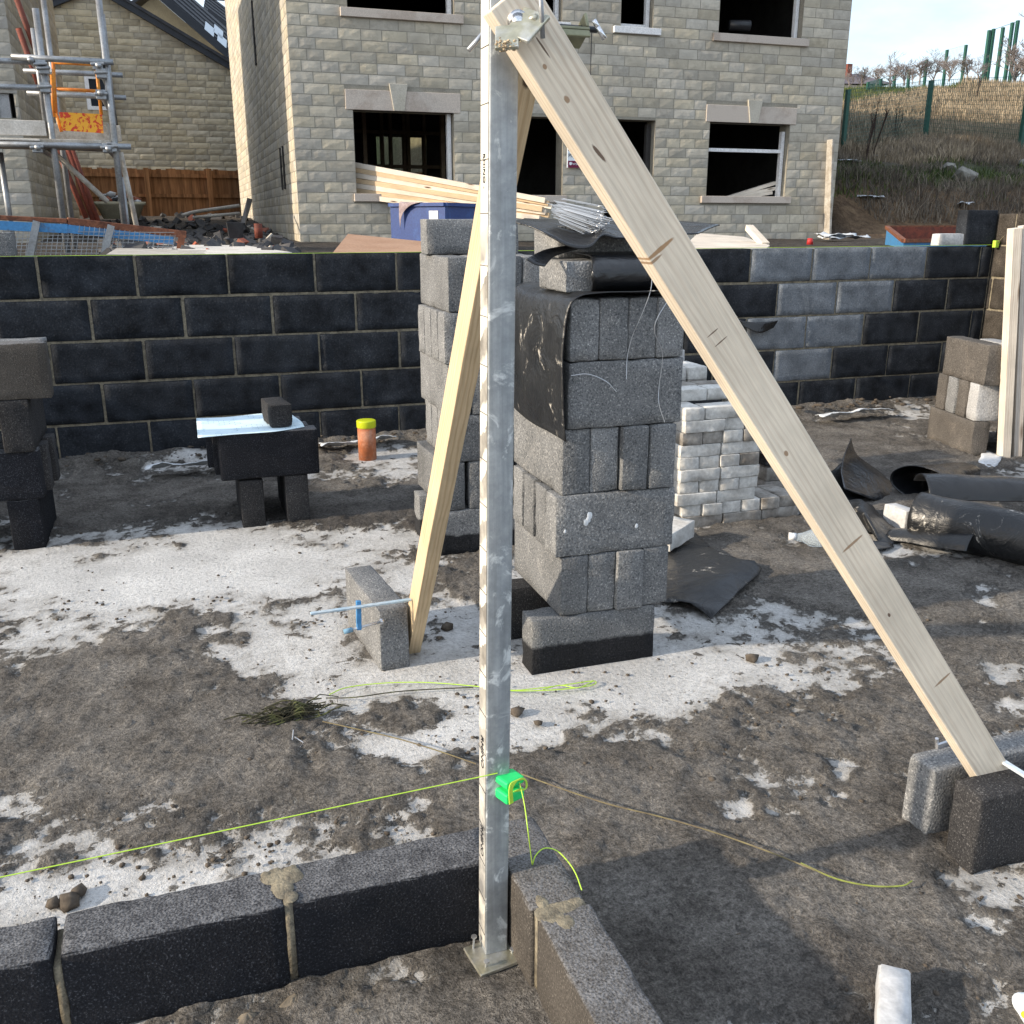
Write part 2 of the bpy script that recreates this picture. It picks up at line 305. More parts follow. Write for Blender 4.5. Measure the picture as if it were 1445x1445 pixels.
# ------------------------------------------------------------ mesh helpers
class MB:
    def __init__(s): s.v = []; s.f = []; s.m = []; s.mats = []; s.tint = None
    def mi(s, m):
        if m is None: return 0
        if m not in s.mats: s.mats.append(m)
        return s.mats.index(m)
    def add(s, vs, fs, m=None):
        o = len(s.v); s.v += [tuple(v) for v in vs]; s.f += [tuple(i+o for i in f) for f in fs]; s.m += [s.mi(m)]*len(fs); return s
    def box(s, c, d, rot=None, m=None):
        c = V(c); h = V(d)/2; vs = []
        for x in (-1, 1):
            for y in (-1, 1):
                for z in (-1, 1):
                    p = V((x*h.x, y*h.y, z*h.z)); vs.append(c+(rot @ p if rot else p))
        return s.add(vs, [(0, 1, 3, 2), (4, 6, 7, 5), (0, 4, 5, 1), (2, 3, 7, 6), (0, 2, 6, 4), (1, 5, 7, 3)], m)
    def box2(s, a, b, m=None):
        a, b = V(a), V(b); return s.box((a+b)/2, [abs(x) for x in (b-a)], None, m)
    def bar(s, a, b, w, h, up=(0, 0, 1), m=None):
        a, b = V(a), V(b); x = (b-a).normalized(); y = V(up).cross(x).normalized(); z = x.cross(y)
        return s.box((a+b)/2, ((b-a).length, w, h), Matrix((x, y, z)).transposed(), m)
    def tube(s, pts, r, seg=8, cap=True, m=None):
        pts = [V(p) for p in pts]; n = len(pts); o = []
        rr = r if hasattr(r, '__len__') else [r]*n
        t0 = (pts[1]-pts[0]).normalized(); u = t0.orthogonal().normalized(); vs = []
        for i in range(n):
            t = (pts[min(i+1, n-1)]-pts[max(i-1, 0)]).normalized()
            u = (u-t*u.dot(t)); u = u.normalized() if u.length > 1e-6 else t.orthogonal().normalized(); w = t.cross(u)
            for k in range(seg):
                a = 2*math.pi*k/seg; vs.append(pts[i]+(u*math.cos(a)+w*math.sin(a))*rr[i])
        fs = [(i*seg+k, i*seg+(k+1) % seg, (i+1)*seg+(k+1) % seg, (i+1)*seg+k) for i in range(n-1) for k in range(seg)]
        if cap: fs += [tuple(range(seg-1, -1, -1)), tuple((n-1)*seg+k for k in range(seg))]
        return s.add(vs, fs, m)
    def build(s, name, mat=None, parent=None, smooth=False, bevel=0., loc=None):
        me = bpy.data.meshes.new(name); vs = s.v
        if loc is not None: vs = [tuple(V(v)-V(loc)) for v in vs]
        me.from_pydata(vs, [], s.f)
        if mat is not None and not s.mats: me.materials.append(mat)
        for m in s.mats: me.materials.append(m)
        if len(s.mats) > 1: me.polygons.foreach_set('material_index', s.m)
        if s.tint is not None:
            at = me.attributes.new('tint', 'FLOAT_COLOR', 'POINT'); at.data.foreach_set('color', np.array(s.tint, dtype=np.float32).ravel())
        return mesh_obj(name, me, parent, smooth, bevel, loc)
def mesh_obj(name, me, parent=None, smooth=False, bevel=0., loc=None):
    if smooth: me.polygons.foreach_set('use_smooth', [True]*len(me.polygons))
    me.update(); o = bpy.data.objects.new(name, me); col.objects.link(o)
    if loc is not None: o.location = loc
    if parent is not None:
        o.parent = parent
        if loc is None: o.matrix_parent_inverse = Matrix.Translation(-parent.location)
        else: o.location = V(loc)-parent.location
    if bevel:
        b = o.modifiers.new('bevel', 'BEVEL'); b.width = bevel; b.segments = 2; b.limit_method = 'ANGLE'
    return o
def tag(o, label, cat, group=None, kind=None):
    o['label'] = label
    if kind: o['kind'] = kind
    if cat: o['category'] = cat
    if group: o['group'] = group
    return o
def struct(o): o['kind'] = 'structure'; return o
def empty(name, loc, label, cat, group=None):
    o = bpy.data.objects.new(name, None); o.empty_display_size = .1; col.objects.link(o); o.location = loc
    return tag(o, label, cat, group)
def smooth_path(pts, n=6):
    pts = [V(p) for p in pts]; out = []
    P = [pts[0]*2-pts[1]]+pts+[pts[-1]*2-pts[-2]]
    for i in range(1, len(P)-2):
        for k in range(n):
            t = k/n; a, b, c, d = P[i-1:i+3]
            out.append(.5*((2*b)+(c-a)*t+(2*a-5*b+4*c-d)*t*t+(3*b-a-3*c+d)*t**3))
    return out+[pts[-1]]
def sheet(name, rows, mat, parent=None, n=7, th=.003, wr=.004, seed=0, loc=None, ragged=0.):
    rows = [smooth_path(r, n) for r in rows]
    cols = [smooth_path([r[j] for r in rows], n) for j in range(len(rows[0]))]
    nj = len(cols); ni = len(cols[0]); vs = []
    for i in range(ni):
        for j in range(nj):
            p = cols[j][i]; q = noise.noise_vector(p*7+V((seed, 0, 0)))*wr
            if ragged and (i in (0, ni-1) or j in (0, nj-1)): q = q+noise.noise_vector(p*30+V((0, seed, 0)))*ragged
            vs.append(p+q)
    fs = [(i*nj+j, i*nj+j+1, (i+1)*nj+j+1, (i+1)*nj+j) for i in range(ni-1) for j in range(nj-1)]
    mb = MB(); mb.add(vs, fs, None)
    c = sum(vs, V())/len(vs) if loc is None else V(loc)
    o = mb.build(name, mat, parent, True, 0, c if parent is None else None)
    s = o.modifiers.new('thick', 'SOLIDIFY'); s.thickness = th; s.offset = 0
    return o
def rbox(dx, dy, dz, r=.0045, amp=.0015, seed=0, step=.03, chip=.007):
    """rounded, slightly uneven block; base centre at the origin"""
    h = V((dx/2, dy/2, dz/2)); bm = bmesh.new()
    def axis(a):
        n = max(2, int(2*a/step)); inner = [-(a-r)+2*(a-r)*i/n for i in range(n+1)]
        return [-a, -a+r*.35]+inner+[a-r*.35, a]
    ax = [axis(h.x), axis(h.y), axis(h.z)]; cache = {}
    def vert(p):
        k = tuple(round(c, 5) for c in p)
        if k not in cache:
            q = V([max(-(h[i]-r), min(h[i]-r, p[i])) for i in range(3)]); d = V(p)-q
            nd = d.length; pos = q+d*(r/nd) if nd > 1e-9 else V(p)
            e = sum(1 for i in range(3) if abs(abs(p[i])-h[i]) < r)
            s = V((seed*3.1, seed*1.7, 0)); nv = noise.noise(pos*22+s)*amp
            if e >= 2: nv -= (max(0., noise.noise(pos*35+s*2))+.7*max(0., noise.noise(pos*90+s)))*chip
            if nd > 1e-9: pos = pos+d/nd*nv
            cache[k] = bm.verts.new(pos+V((0, 0, h.z)))
        return cache[k]
    for a in range(3):
        b, c = (a+1) % 3, (a+2) % 3
        for sgn in (-1, 1):
            for i in range(len(ax[b])-1):
                for j in range(len(ax[c])-1):
                    def P(u, w):
                        p = [0, 0, 0]; p[a] = sgn*h[a]; p[b] = ax[b][u]; p[c] = ax[c][w]; return p
                    q = [vert(P(i, j)), vert(P(i+1, j)), vert(P(i+1, j+1)), vert(P(i, j+1))]
                    if sgn < 0: q.reverse()
                    try: bm.faces.new(q)
                    except ValueError: pass
    me = bpy.data.meshes.new('block'); bm.to_mesh(me); bm.free()
    me.polygons.foreach_set('use_smooth', [True]*len(me.polygons)); return me
_cache = {}
def block(name, dims, loc, rz, mat, label, cat, group=None, seed=None, r=.0045, rx=0., ry=0.):
    sd = random.randrange(6) if seed is None else seed
    k = (tuple(round(d, 4) for d in dims), sd, mat.name, r)
    if k not in _cache:
        me = rbox(*dims, r=r, seed=sd); me.materials.append(mat); _cache[k] = me
    o = bpy.data.objects.new(name, _cache[k]); col.objects.link(o); o.location = loc; o.rotation_euler = (rx, ry, rz)
    return tag(o, label, cat, group)
def span(name, x, y, z, mat, label, cat, group=None, **k):
    return block(name, (x[1]-x[0], y[1]-y[0], z[1]-z[0]), ((x[0]+x[1])/2, (y[0]+y[1])/2, z[0]), k.pop('rz', 0.), mat, label, cat, group, **k)
def timber(name, a, b, w, h, mat, up=(0, 0, 1), parent=None, bevel=.002, seg=14):
    """plank from a to b; local x runs along the plank"""
    a, b = V(a), V(b); x = (b-a).normalized(); y = V(up).cross(x).normalized(); z = x.cross(y)
    L = (b-a).length; mb = MB(); vs = []
    for i in range(seg+1):
        t = i/seg*L-L/2
        for (yy, zz) in ((-w/2, -h/2), (w/2, -h/2), (w/2, h/2), (-w/2, h/2)):
            j = noise.noise(V((t*3, yy*40, zz*40+a.x)))*.0012
            vs.append((t, yy+j, zz+j))
    fs = [(i*4+k, i*4+(k+1) % 4, (i+1)*4+(k+1) % 4, (i+1)*4+k) for i in range(seg) for k in range(4)]+[(3, 2, 1, 0), tuple(seg*4+k for k in range(4))]
    mb.add(vs, fs); o = mb.build(name, mat, None, False, bevel)
    Mx = Matrix((x, y, z)).transposed().to_4x4(); Mx.translation = (a+b)/2
    o.matrix_world = Mx
    if parent is not None: o.parent = parent; o.matrix_parent_inverse = Matrix.Translation(-parent.location)
    return o
def text_mesh(name, s, size, mat, mw, parent, depth=.0008):
    cu = bpy.data.curves.new('txt', 'FONT'); cu.body = s; cu.size = size; cu.extrude = depth; cu.align_x = 'CENTER'; cu.align_y = 'CENTER'
    t = bpy.data.objects.new('txt', cu); col.objects.link(t); dg = bpy.context.evaluated_depsgraph_get()
    me = bpy.data.meshes.new_from_object(t.evaluated_get(dg)); bpy.data.objects.remove(t); bpy.data.curves.remove(cu)
    me.transform(mw); me.materials.clear(); me.materials.append(mat); return mesh_obj(name, me, parent)
def axes(x, y, z, o=(0, 0, 0)):
    m = Matrix((V(x), V(y), V(z))).transposed().to_4x4(); m.translation = V(o); return m

# numpy noise
def vnoise(x, y, seed=0):
    xi = np.floor(x).astype(np.int64); yi = np.floor(y).astype(np.int64); xf = x-xi; yf = y-yi
    def h(a, b):
        n = (a*374761393+b*668265263+seed*1442695041) & 0xffffffff
        n = ((n ^ (n >> 13))*1274126177) & 0xffffffff; return ((n ^ (n >> 16)) & 0xffff)/65535.
    u = xf*xf*(3-2*xf); w = yf*yf*(3-2*yf)
    return (h(xi, yi)*(1-u)+h(xi+1, yi)*u)*(1-w)+(h(xi, yi+1)*(1-u)+h(xi+1, yi+1)*u)*w
def fbm(x, y, seed=0, o=5, g_=.55):
    s = 0; a = 1; t = 0
    for i in range(o): s = s+a*vnoise(x*2**i+i*13.7, y*2**i-i*7.3, seed+i); t += a; a *= g_
    return s/t
def sstep(a, b, x): t = np.clip((x-a)/(b-a), 0, 1); return t*t*(3-2*t)

def grid_mesh(name, xs, ys, Z, mat, attrs=None):
    nx, ny = len(xs), len(ys); XX, YY = np.meshgrid(xs, ys)
    co = np.stack([XX, YY, Z], -1).reshape(-1, 3).astype(np.float32)
    me = bpy.data.meshes.new(name); me.vertices.add(nx*ny); me.vertices.foreach_set('co', co.ravel())
    i = np.arange((ny-1)*(nx-1)); r = i//(nx-1); c = i % (nx-1); a = r*nx+c
    q = np.stack([a, a+1, a+nx+1, a+nx], -1).astype(np.int32)
    me.loops.add(q.size); me.loops.foreach_set('vertex_index', q.ravel()); me.polygons.add(len(q))
    me.polygons.foreach_set('loop_start', np.arange(0, q.size, 4, dtype=np.int32)); me.update(calc_edges=True); me.validate()
    for k, (t, d) in (attrs or {}).items():
        at = me.attributes.new(k, t, 'POINT'); at.data.foreach_set('value' if t == 'FLOAT' else 'color', d.astype(np.float32).ravel())
    me.materials.append(mat); me.polygons.foreach_set('use_smooth', [True]*len(me.polygons))
    return mesh_obj(name, me)

# ------------------------------------------------------------ world, sun, camera
SUN_EL = R(20.5); SUN_AZ_X, SUN_AZ_Y = -1.0, -.03
w = bpy.data.worlds.new('World'); sc.world = w; w.use_nodes = True; nt = w.node_tree; nt.nodes.clear()
out = nt.nodes.new('ShaderNodeOutputWorld'); bg = nt.nodes.new('ShaderNodeBackground'); sky = nt.nodes.new('ShaderNodeTexSky')
sky.sky_type = 'NISHITA'; sky.sun_disc = False; sky.sun_elevation = SUN_EL; sky.sun_rotation = R(-90)
sky.air_density = 1.; sky.dust_density = 1.2; sky.ozone_density = 1.
tc = nt.nodes.new('ShaderNodeTexCoord'); mp = nt.nodes.new('ShaderNodeMapping'); mp.inputs['Scale'].default_value = (1, 1, 2.6)
nz = nt.nodes.new('ShaderNodeTexNoise'); nz.inputs['Scale'].default_value = 2.6; nz.inputs['Detail'].default_value = 7; nz.inputs['Roughness'].default_value = .58
rp = nt.nodes.new('ShaderNodeValToRGB'); rp.color_ramp.elements[0].position = .38; rp.color_ramp.elements[1].position = .68
rp.color_ramp.elements[0].color = (.25, .25, .25, 1); rp.color_ramp.elements[1].color = (.95, .95, .95, 1)
mx = nt.nodes.new('ShaderNodeMixRGB'); mx.inputs[2].default_value = (6.5, 7.2, 8.2, 1)
nt.links.new(tc.outputs['Generated'], mp.inputs[0]); nt.links.new(mp.outputs[0], nz.inputs['Vector']); nt.links.new(nz.outputs['Fac'], rp.inputs[0])
nt.links.new(rp.outputs[0], mx.inputs[0]); nt.links.new(sky.outputs[0], mx.inputs[1]); nt.links.new(mx.outputs[0], bg.inputs[0])
bg.inputs[1].default_value = .147; nt.links.new(bg.outputs[0], out.inputs[0])
sl = bpy.data.lights.new('sun', 'SUN'); sl.energy = 4.0; sl.angle = R(1.2); sl.color = (1., .86, .68)
so = bpy.data.objects.new('sun', sl); col.objects.link(so)
sd = V((SUN_AZ_X, SUN_AZ_Y, 0)).normalized()*math.cos(SUN_EL)+V((0, 0, math.sin(SUN_EL)))
so.rotation_euler = sd.to_track_quat('Z', 'Y').to_euler(); so.location = (-20, 0, 20)
cam = bpy.data.cameras.new('camera'); co_ = bpy.data.objects.new('camera', cam); col.objects.link(co_); sc.camera = co_
co_.location = (0, 0, CAMZ); co_.rotation_euler = (math.pi/2-TILT, 0, -YAW)
cam.sensor_width = 36; cam.lens = F/1445*36; cam.clip_end = 2000; cam.clip_start = .05
sc.view_settings.view_transform = 'Standard'; sc.view_settings.look = 'None'; sc.view_settings.exposure = .60; sc.view_settings.gamma = 1
sc.cycles.max_bounces = 6

# ------------------------------------------------------------ slab with mud
xs = np.unique(np.concatenate([np.linspace(-30, -3, 20), np.linspace(-3, -1.2, 60), np.linspace(-1.2, 2.0, 260), np.linspace(2.0, 5.9, 170), np.linspace(5.9, 6.2, 3)]))
ys = np.unique(np.concatenate([np.linspace(-30, .4, 15), np.linspace(.4, 2.4, 180), np.linspace(2.4, 5.72, 170)]))
XX, YY = np.meshgrid(xs, ys); PX, PY = proj_np(XX, YY, 0*XX); PX = np.nan_to_num(PX, nan=-9999); PY = np.nan_to_num(PY, nan=9999)
mud = .50+(fbm(XX*1.6, YY*1.6, 3, 6, .6)-.5)*1.5
BL = [(90,840,130,45,-.5),(330,805,220,40,-.5),(480,850,130,50,-.5),(420,935,150,50,-.45),(590,960,120,50,-.5),(560,1050,110,26,-.35),(30,1000,50,36,-.4),
 (50,1150,80,45,-.4),(60,1255,100,40,-.5),(330,1200,100,32,-.45),(190,1240,90,30,-.3),(425,1070,50,22,-.3),(820,955,140,50,-.5),(1000,955,170,45,-.45),(770,1040,60,30,-.4),
 (1090,920,90,35,-.3),(1045,1150,50,26,-.5),(1190,1085,30,18,-.4),(1320,775,90,20,-.4),(1390,865,80,22,-.35),(1300,1010,40,18,-.25),(1420,1270,40,12,-.4),(1390,1310,40,14,-.4),
 (1370,1370,40,22,-.4),(1420,1410,40,22,-.35),(590,1385,60,14,-.45),(130,700,140,16,-.25),(1150,880,60,14,-.2),(660,870,60,40,-.3),(1430,950,40,20,-.3),(700,1020,60,40,-.3),
 (190,960,125,60,.55),(150,1085,180,45,.5),(320,1110,170,34,.45),(520,1110,100,34,.4),(470,825,60,22,.45),(250,772,60,8,.35),(870,1085,130,45,.5),(1000,1220,320,130,.5),
 (1200,1010,170,50,.25),(1250,1390,180,60,.35),(1220,820,160,40,.35),(400,1015,50,22,.4),(630,1005,60,14,.35),(560,715,300,34,.35),(1200,640,300,60,.45),(60,870,60,10,.25),
 (850,1000,60,12,.15),(640,1075,60,10,.25),(270,1220,70,20,.25),(100,1215,40,14,.3),(300,690,330,34,.42),(120,720,120,14,.3),(330,1450,470,62,.75),(740,1445,60,60,.4),(690,830,30,40,.25),(150,790,60,8,.3),(560,900,30,10,.1)]
for (cx, cy, rx, ry, wt) in BL: mud = mud+.8*wt*np.exp(-((PX-cx)/rx)**2-((PY-cy)/ry)**2)
darker = np.zeros_like(mud)  # ellipses where the mud colour is multiplied darker
for (cx, cy, rx, ry, wt) in [(430,740,260,26,.8),(1150,1400,200,90,.5),(620,760,60,60,.6),(870,930,110,14,.6),(1350,1180,70,60,.3),(1100,700,150,60,.3)]:
    darker = darker+wt*np.exp(-((PX-cx)/rx)**2-((PY-cy)/ry)**2)
mud = mud+.95*(fbm(XX*4.2, YY*4.2, 61, 5, .65)-.5)+.85*(fbm(XX*11, YY*11, 63, 5, .68)-.5)+.35*(fbm(XX*38, YY*38, 65, 3, .6)-.5)
mk = sstep(.42, .68, mud+(fbm(XX*9, YY*9, 8, 4)-.5)*.4)
ZZ = mk*(.003+.016*fbm(XX*15, YY*15, 5, 4, .62)**2.0+.015*fbm(XX*42, YY*42, 15, 3, .65)**1.8)+.0035*fbm(XX*3, YY*3, 9, 3)
ZZ = ZZ*(1-.9*np.exp(-((XX-.437)/.085)**2-((YY-1.385)/.085)**2))-.004*np.exp(-((XX-.437)/.085)**2-((YY-1.385)/.085)**2)
near_wall = sstep(5.35, 5.64, YY)*(XX < 5.6); ZZ = ZZ+near_wall*(.02+.07*fbm(XX*4, YY*7, 21, 4))
struct(grid_mesh('slab_floor', xs, ys, ZZ, M['ground'], {'mud': ('FLOAT', np.clip(mud+near_wall*.25, 0, 1)), 'darker': ('FLOAT', np.clip(darker, 0, 1))}))

# clods of mud scattered over the slab (nobody could count them)
mb = MB(); ico = bmesh.new(); bmesh.ops.create_icosphere(ico, subdivisions=1, radius=1); iv = [v.co.copy() for v in ico.verts]; ifc = [tuple(v.index for v in f.verts) for f in ico.faces]; ico.free()
def clod(p, r, m=None, sq=.6):
    s = random.random()*50
    mb.add([p+V((v.x*r, v.y*r*random.uniform(.8, 1.2), v.z*r*sq))*(1+.55*noise.noise(v*1.6+V((s, s, 0)))) for v in iv], ifc, m)
for i in range(750):
    px = random.uniform(0, 1445); py = 640+800*random.random()**.8
    p = g(px, py)
    if p.y > 5.5 or p.x > 5.5 or (p.y < 1.5 and p.x < .6): continue
    clod(p+V((0, 0, .005)), random.choice((.0022, .003, .003, .004, .006)) * random.uniform(.7, 1.4))
for cl_ in range(130):
    cp = g(random.uniform(0, 1445), 760+685*random.random()**.9)
    if cp.y > 5.3 or cp.x > 5.4 or (cp.y < 1.6 and cp.x < .62): continue
    for k in range(random.randint(4, 14)):
        q_ = cp+V((random.gauss(0, .05), random.gauss(0, .05), random.uniform(.004, .012))); clod(q_, random.choice((.0018, .0025, .0035, .005, .007)), None, .55)
for (px, py, r) in [(630,884,.022),(1062,928,.022),(730,1004,.02),(110,1258,.02),(98,1270,.024),(75,1275,.016),(760,1020,.014),(1120,1010,.012),(620,900,.01),(1005,1100,.012)]: clod(g(px, py, .012), r)
for i in range(330):
    x = random.uniform(-1.2, 5.5); clod(V((x, random.uniform(5.42, 5.64), .045+random.random()*.04)), random.choice((.006, .008, .012, .016, .026))*random.uniform(.7, 1.2), None, .45)
for i in range(60):
    px = random.uniform(420, 680); p = g(px, 1445-(px-420)*.36+random.uniform(-4, 30)); clod(p, random.uniform(.003, .007), None, .4)
tag(mb.build('mud_clods', M['clod'], None, True), 'loose dark clods of mud scattered over the concrete slab', None, kind='stuff')

# ------------------------------------------------------------ yard and hill, one sheet to the horizon
def hz(X, Y):
    yard = 1.0+.40*sstep(13, 26, Y)+.06*(fbm(X*1.3, Y*1.3, 31, 4)-.5)
    q = X/np.maximum(Y, 1.)
    crest = np.interp(Y, [0, 13.7, 14.3, 15.2, 17.5, 19.5, 31, 34, 45, 60, 140, 700], [1, 1., 1.3, 1.92, 2.22, 2.75, 5.95, 6.3, 7.7, 9.4, 12, 22])
    crest = crest+.35*(fbm(X*.7, Y*.7, 41, 4)-.5)*sstep(13.7, 15, Y)+1.6*np.clip(q-.88, -.16, .3)*sstep(18, 31, Y)
    wgt = sstep(10.45, 10.95, X)
    return yard*(1-wgt)+np.maximum(crest, yard)*wgt
xs2 = np.unique(np.concatenate([np.linspace(-500, -40, 12), np.linspace(-40, -4, 30), np.linspace(-4, 5.70, 50), [5.76], np.linspace(5.9, 11, 30), np.linspace(11, 30, 110), np.linspace(30, 60, 40), np.linspace(60, 700, 25)]))
ys2 = np.unique(np.concatenate([np.linspace(-400, -10, 10), np.linspace(-10, 5.70, 12), [5.76], np.linspace(5.9, 30, 130), np.linspace(30, 60, 40), np.linspace(60, 800, 25)]))
X2, Y2 = np.meshgrid(xs2, ys2); Z2 = hz(X2, Y2)
pit = (X2 < 5.73) & (Y2 < 5.73); Z2 = np.where(pit, -.3, Z2)
hw = sstep(10.45, 10.95, X2); q2 = X2/np.maximum(Y2, 1.)
nn = fbm(X2*.8, Y2*.8, 51, 4)
tan = hw*sstep(18.2, 19.6, Y2); green = np.clip(hw*(sstep(14.9, 15.6, Y2)*(1-sstep(17.6, 18.8, Y2))*.8+sstep(26.5, 29., Y2-28*np.clip(q2-.77, -.1, .3)))+sstep(45, 60, Y2), 0, 1)
bank = hw*sstep(13.6, 13.9, Y2)*(1-sstep(14.9, 15.6, Y2))
hc = np.stack([tan, np.clip(green*(.6+.8*(nn-.3)), 0, 1), bank, np.ones_like(tan)], -1)
struct(grid_mesh('ground', xs2, ys2, Z2, M['yard'], {'hill': ('FLOAT_COLOR', hc)}))
def hzz(x, y): return float(hz(np.array([x]), np.array([y]))[0])
def hit_hill(px, py):
    r = ray(px, py); t = 8.
    while t < 130:
        p = V((0, 0, CAMZ))+r*t
        if p.z < hzz(p.x, p.y): break
        t += .08
    return V((p.x, p.y, hzz(p.x, p.y)))

def blades(name, N, srange, lrange, hmin, hmax, wid, mat, label, cond=None, seed=1, lean=.35):
    rs = np.random.RandomState(seed); Y = rs.uniform(*srange, N); q = rs.uniform(*lrange, N); X = Y*q
    k = (X > 10.75)
    if cond is not None: k &= cond(Y, q, X)
    X, Y = X[k], Y[k]; n = len(X); Z = hz(X, Y)-.03
    h = rs.uniform(hmin, hmax, n)*(.35+1.35*fbm(X*1.1, Y*1.1, seed+60, 3)); cm = fbm(X*.8, Y*.8, seed+80, 3); a = rs.uniform(0, 6.28, n); b = rs.uniform(0, 6.28, n); wd = wid*rs.uniform(.6, 1.4, n); ln = h*rs.uniform(0, lean*1.6, n)
    base = np.stack([X, Y, Z], -1); side = np.stack([np.cos(a)*wd, np.sin(a)*wd, 0*a], -1)
    mid = base+np.stack([np.cos(b)*ln*.35, np.sin(b)*ln*.35, h*.6], -1); tip = base+np.stack([np.cos(b)*ln, np.sin(b)*ln, h], -1)
    vs = np.stack([base-side, base+side, mid+side*.7, mid-side*.7, tip], 1).reshape(-1, 3).astype(np.float32)
    i = np.arange(n)*5; me = bpy.data.meshes.new(name); me.vertices.add(n*5); me.vertices.foreach_set('co', vs.ravel())
    lp = np.stack([i, i+1, i+2, i+3, i+3, i+2, i+4], -1).astype(np.int32); me.loops.add(lp.size); me.loops.foreach_set('vertex_index', lp.ravel())
    st = np.stack([np.arange(n)*7, np.arange(n)*7+4], -1).astype(np.int32); me.polygons.add(2*n); me.polygons.foreach_set('loop_start', st.ravel())
    me.update(calc_edges=True); at = me.attributes.new('rnd', 'FLOAT', 'POINT'); at.data.foreach_set('value', np.repeat(np.clip(rs.rand(n)**1.3+1.1*(cm-.5), 0, 1), 5).astype(np.float32))
    me.materials.append(mat); o = mesh_obj(name, me); return tag(o, label, None, kind='stuff')
QR = (.70, 1.12)
blades('dry_grass', 60000, (18.6, 35), QR, .10, .32, .012, M['drygrass'], 'tall dry straw coloured grass covering the slope behind the fence', lambda Y, q, X: Y < 27.5+28*np.clip(q-.77, -.1, .4)+2*(fbm(X, Y, 5, 2)-.5), 3)
blades('green_grass', 42000, (14.8, 36), QR, .06, .2, .012, M['greengrass'], 'short green grass on the ledge and the top of the slope', lambda Y, q, X: ((Y < 18.8) | (Y > 27+28*np.clip(q-.77, -.1, .4))) & (fbm(X*.9, Y*.9, 77, 3) > .34), 4)
blades('dead_scrub', 30000, (14.2, 24), QR, .08, .30, .007, M['scrub'], 'dark dead scrub and weeds over the bank and lower slope', lambda Y, q, X: fbm(X*.9, Y*.9, 91, 3)+.30*sstep(18.2, 19.5, Y)*sstep(24.5, 20.5, Y)-.12*sstep(15., 15.5, Y)*sstep(18.5, 17.8, Y) > .55, 5, .7)

# ------------------------------------------------------------ back wall and return wall
def wall_blocks(mb, x0, x1, courses, z0, ch, L, place, matf, offs):
    """running-bond blocks; place(u, z, depth) -> point"""
    for c in range(courses):
        u = x0-L+offs[c % len(offs)] % L
        while u < x1:
            a, b = max(u+random.uniform(.003, .009), x0), min(u+L-random.uniform(.003, .009), x1); jz = random.uniform(-.0025, .0025); jd = random.uniform(-.0025, .0025)
            if b-a > .05:
                me = rbox(b-a, .1, ch-.013, r=.004, amp=.0012, seed=random.randrange(99), step=.035, chip=.011)
                vs = [place((a+b)/2+v.co.x, z0+c*ch+.006+jz+v.co.z, v.co.y+jd) for v in me.vertices]
                mb.add(vs, [tuple(p.vertices) for p in me.polygons], matf(c, (a+b)/2)); bpy.data.meshes.remove(me)
            u += L
BW = 5.65; BZ0 = .005; CH = .2255; BLN = .475
# joints of the courses read off the photo (top course is 4)
offs = [oy(168, 640, BW).x, oy(98, 575, BW).x, oy(158, 520, BW).x, oy(78, 455, BW).x, oy(142, 390, BW).x]
def wmat(c, u):
    px = {4: (1097, 1332), 3: (1130, 1290), 2: (1040, 1245), 1: (1070, 1200)}.get(c)
    if px:
        y = 360+(4-c)*55
        if oy(px[0], y, BW).x-.05 < u < oy(px[1], y, BW).x: return M['wall_grey']
    return M['wall_dark']
bw = empty('block_wall', (2.0, BW+.05, 0), 'long dark blockwork retaining wall with pale mortar joints behind the stacks', 'wall')
mb = MB(); wall_blocks(mb, -6, 5.60, 5, BZ0, CH, BLN, lambda u, z, d: V((u, BW+.05+d, z)), wmat, [o % BLN for o in offs])
mb.build('blockwork', None, bw, True)
mb = MB(); mb.box2((-6, BW+.007, -.05), (5.61, BW+.09, BZ0+5*CH-.01)); mb.build('mortar_bed', M['mortar'], bw)
RX = 5.62
rw = empty('block_wall', (RX+.05, 4, 0), 'brownish blockwork return wall running towards the camera at right', 'wall')
mb = MB(); wall_blocks(mb, 1.5, BW+.09, 6, BZ0, CH, BLN, lambda u, z, d: V((RX+.05-d, u, z)), lambda c, u: M['wall_brown'], [.1, .33, .1, .33, .12, .20])
mb.build('blockwork', None, rw, True)
mb = MB(); mb.box2((RX+.007, 1.5, -.05), (RX+.09, BW+.08, BZ0+6*CH-.01)); mb.build('mortar_bed', M['mortar'], rw)
shade_wall = empty('block_wall', (-3.05, 4.9, 0), 'unseen short block wall added beyond the left edge to shade the slab corner', 'wall')  # unseen wall, added so its shadow falls on the back-left slab
mb = MB(); wall_blocks(mb, 4.15, BW, 6, BZ0, CH, BLN, lambda u, z, d: V((-3.05-d, u, z)), lambda c, u: M['wall_brown'], [.1, .33])
mb.build('blockwork', None, shade_wall, True)
mb = MB(); mb.box2((-3.09, 4.16, -.05), (-3.01, BW-.01, BZ0+6*CH-.01)); mb.build('mortar_bed', M['mortar'], shade_wall)
zt = BZ0+5*CH
a = oy(1367, 293, BW).x; span('concrete_block', (a, RX-.012), (BW, BW+.1), (zt, zt+.243), M['wall_dark'], 'black block standing on the wall top in the far right corner', 'concrete block')
o = span('concrete_block', (oy(-60, 340, BW).x, oy(17, 325, BW).x), (BW-.02, BW+.08), (zt, zt+.115), M['block'], 'grey concrete block lying on the wall top at the left edge', 'concrete block')
a, b = oy(1322, 340, BW+.03), oy(1366, 340, BW+.03)
span('white_block', (a.x, b.x), (BW+.01, BW+.09), (zt, zt+.083), M['brick_white'], 'white block lying on the wall top beside the black corner block', 'block')
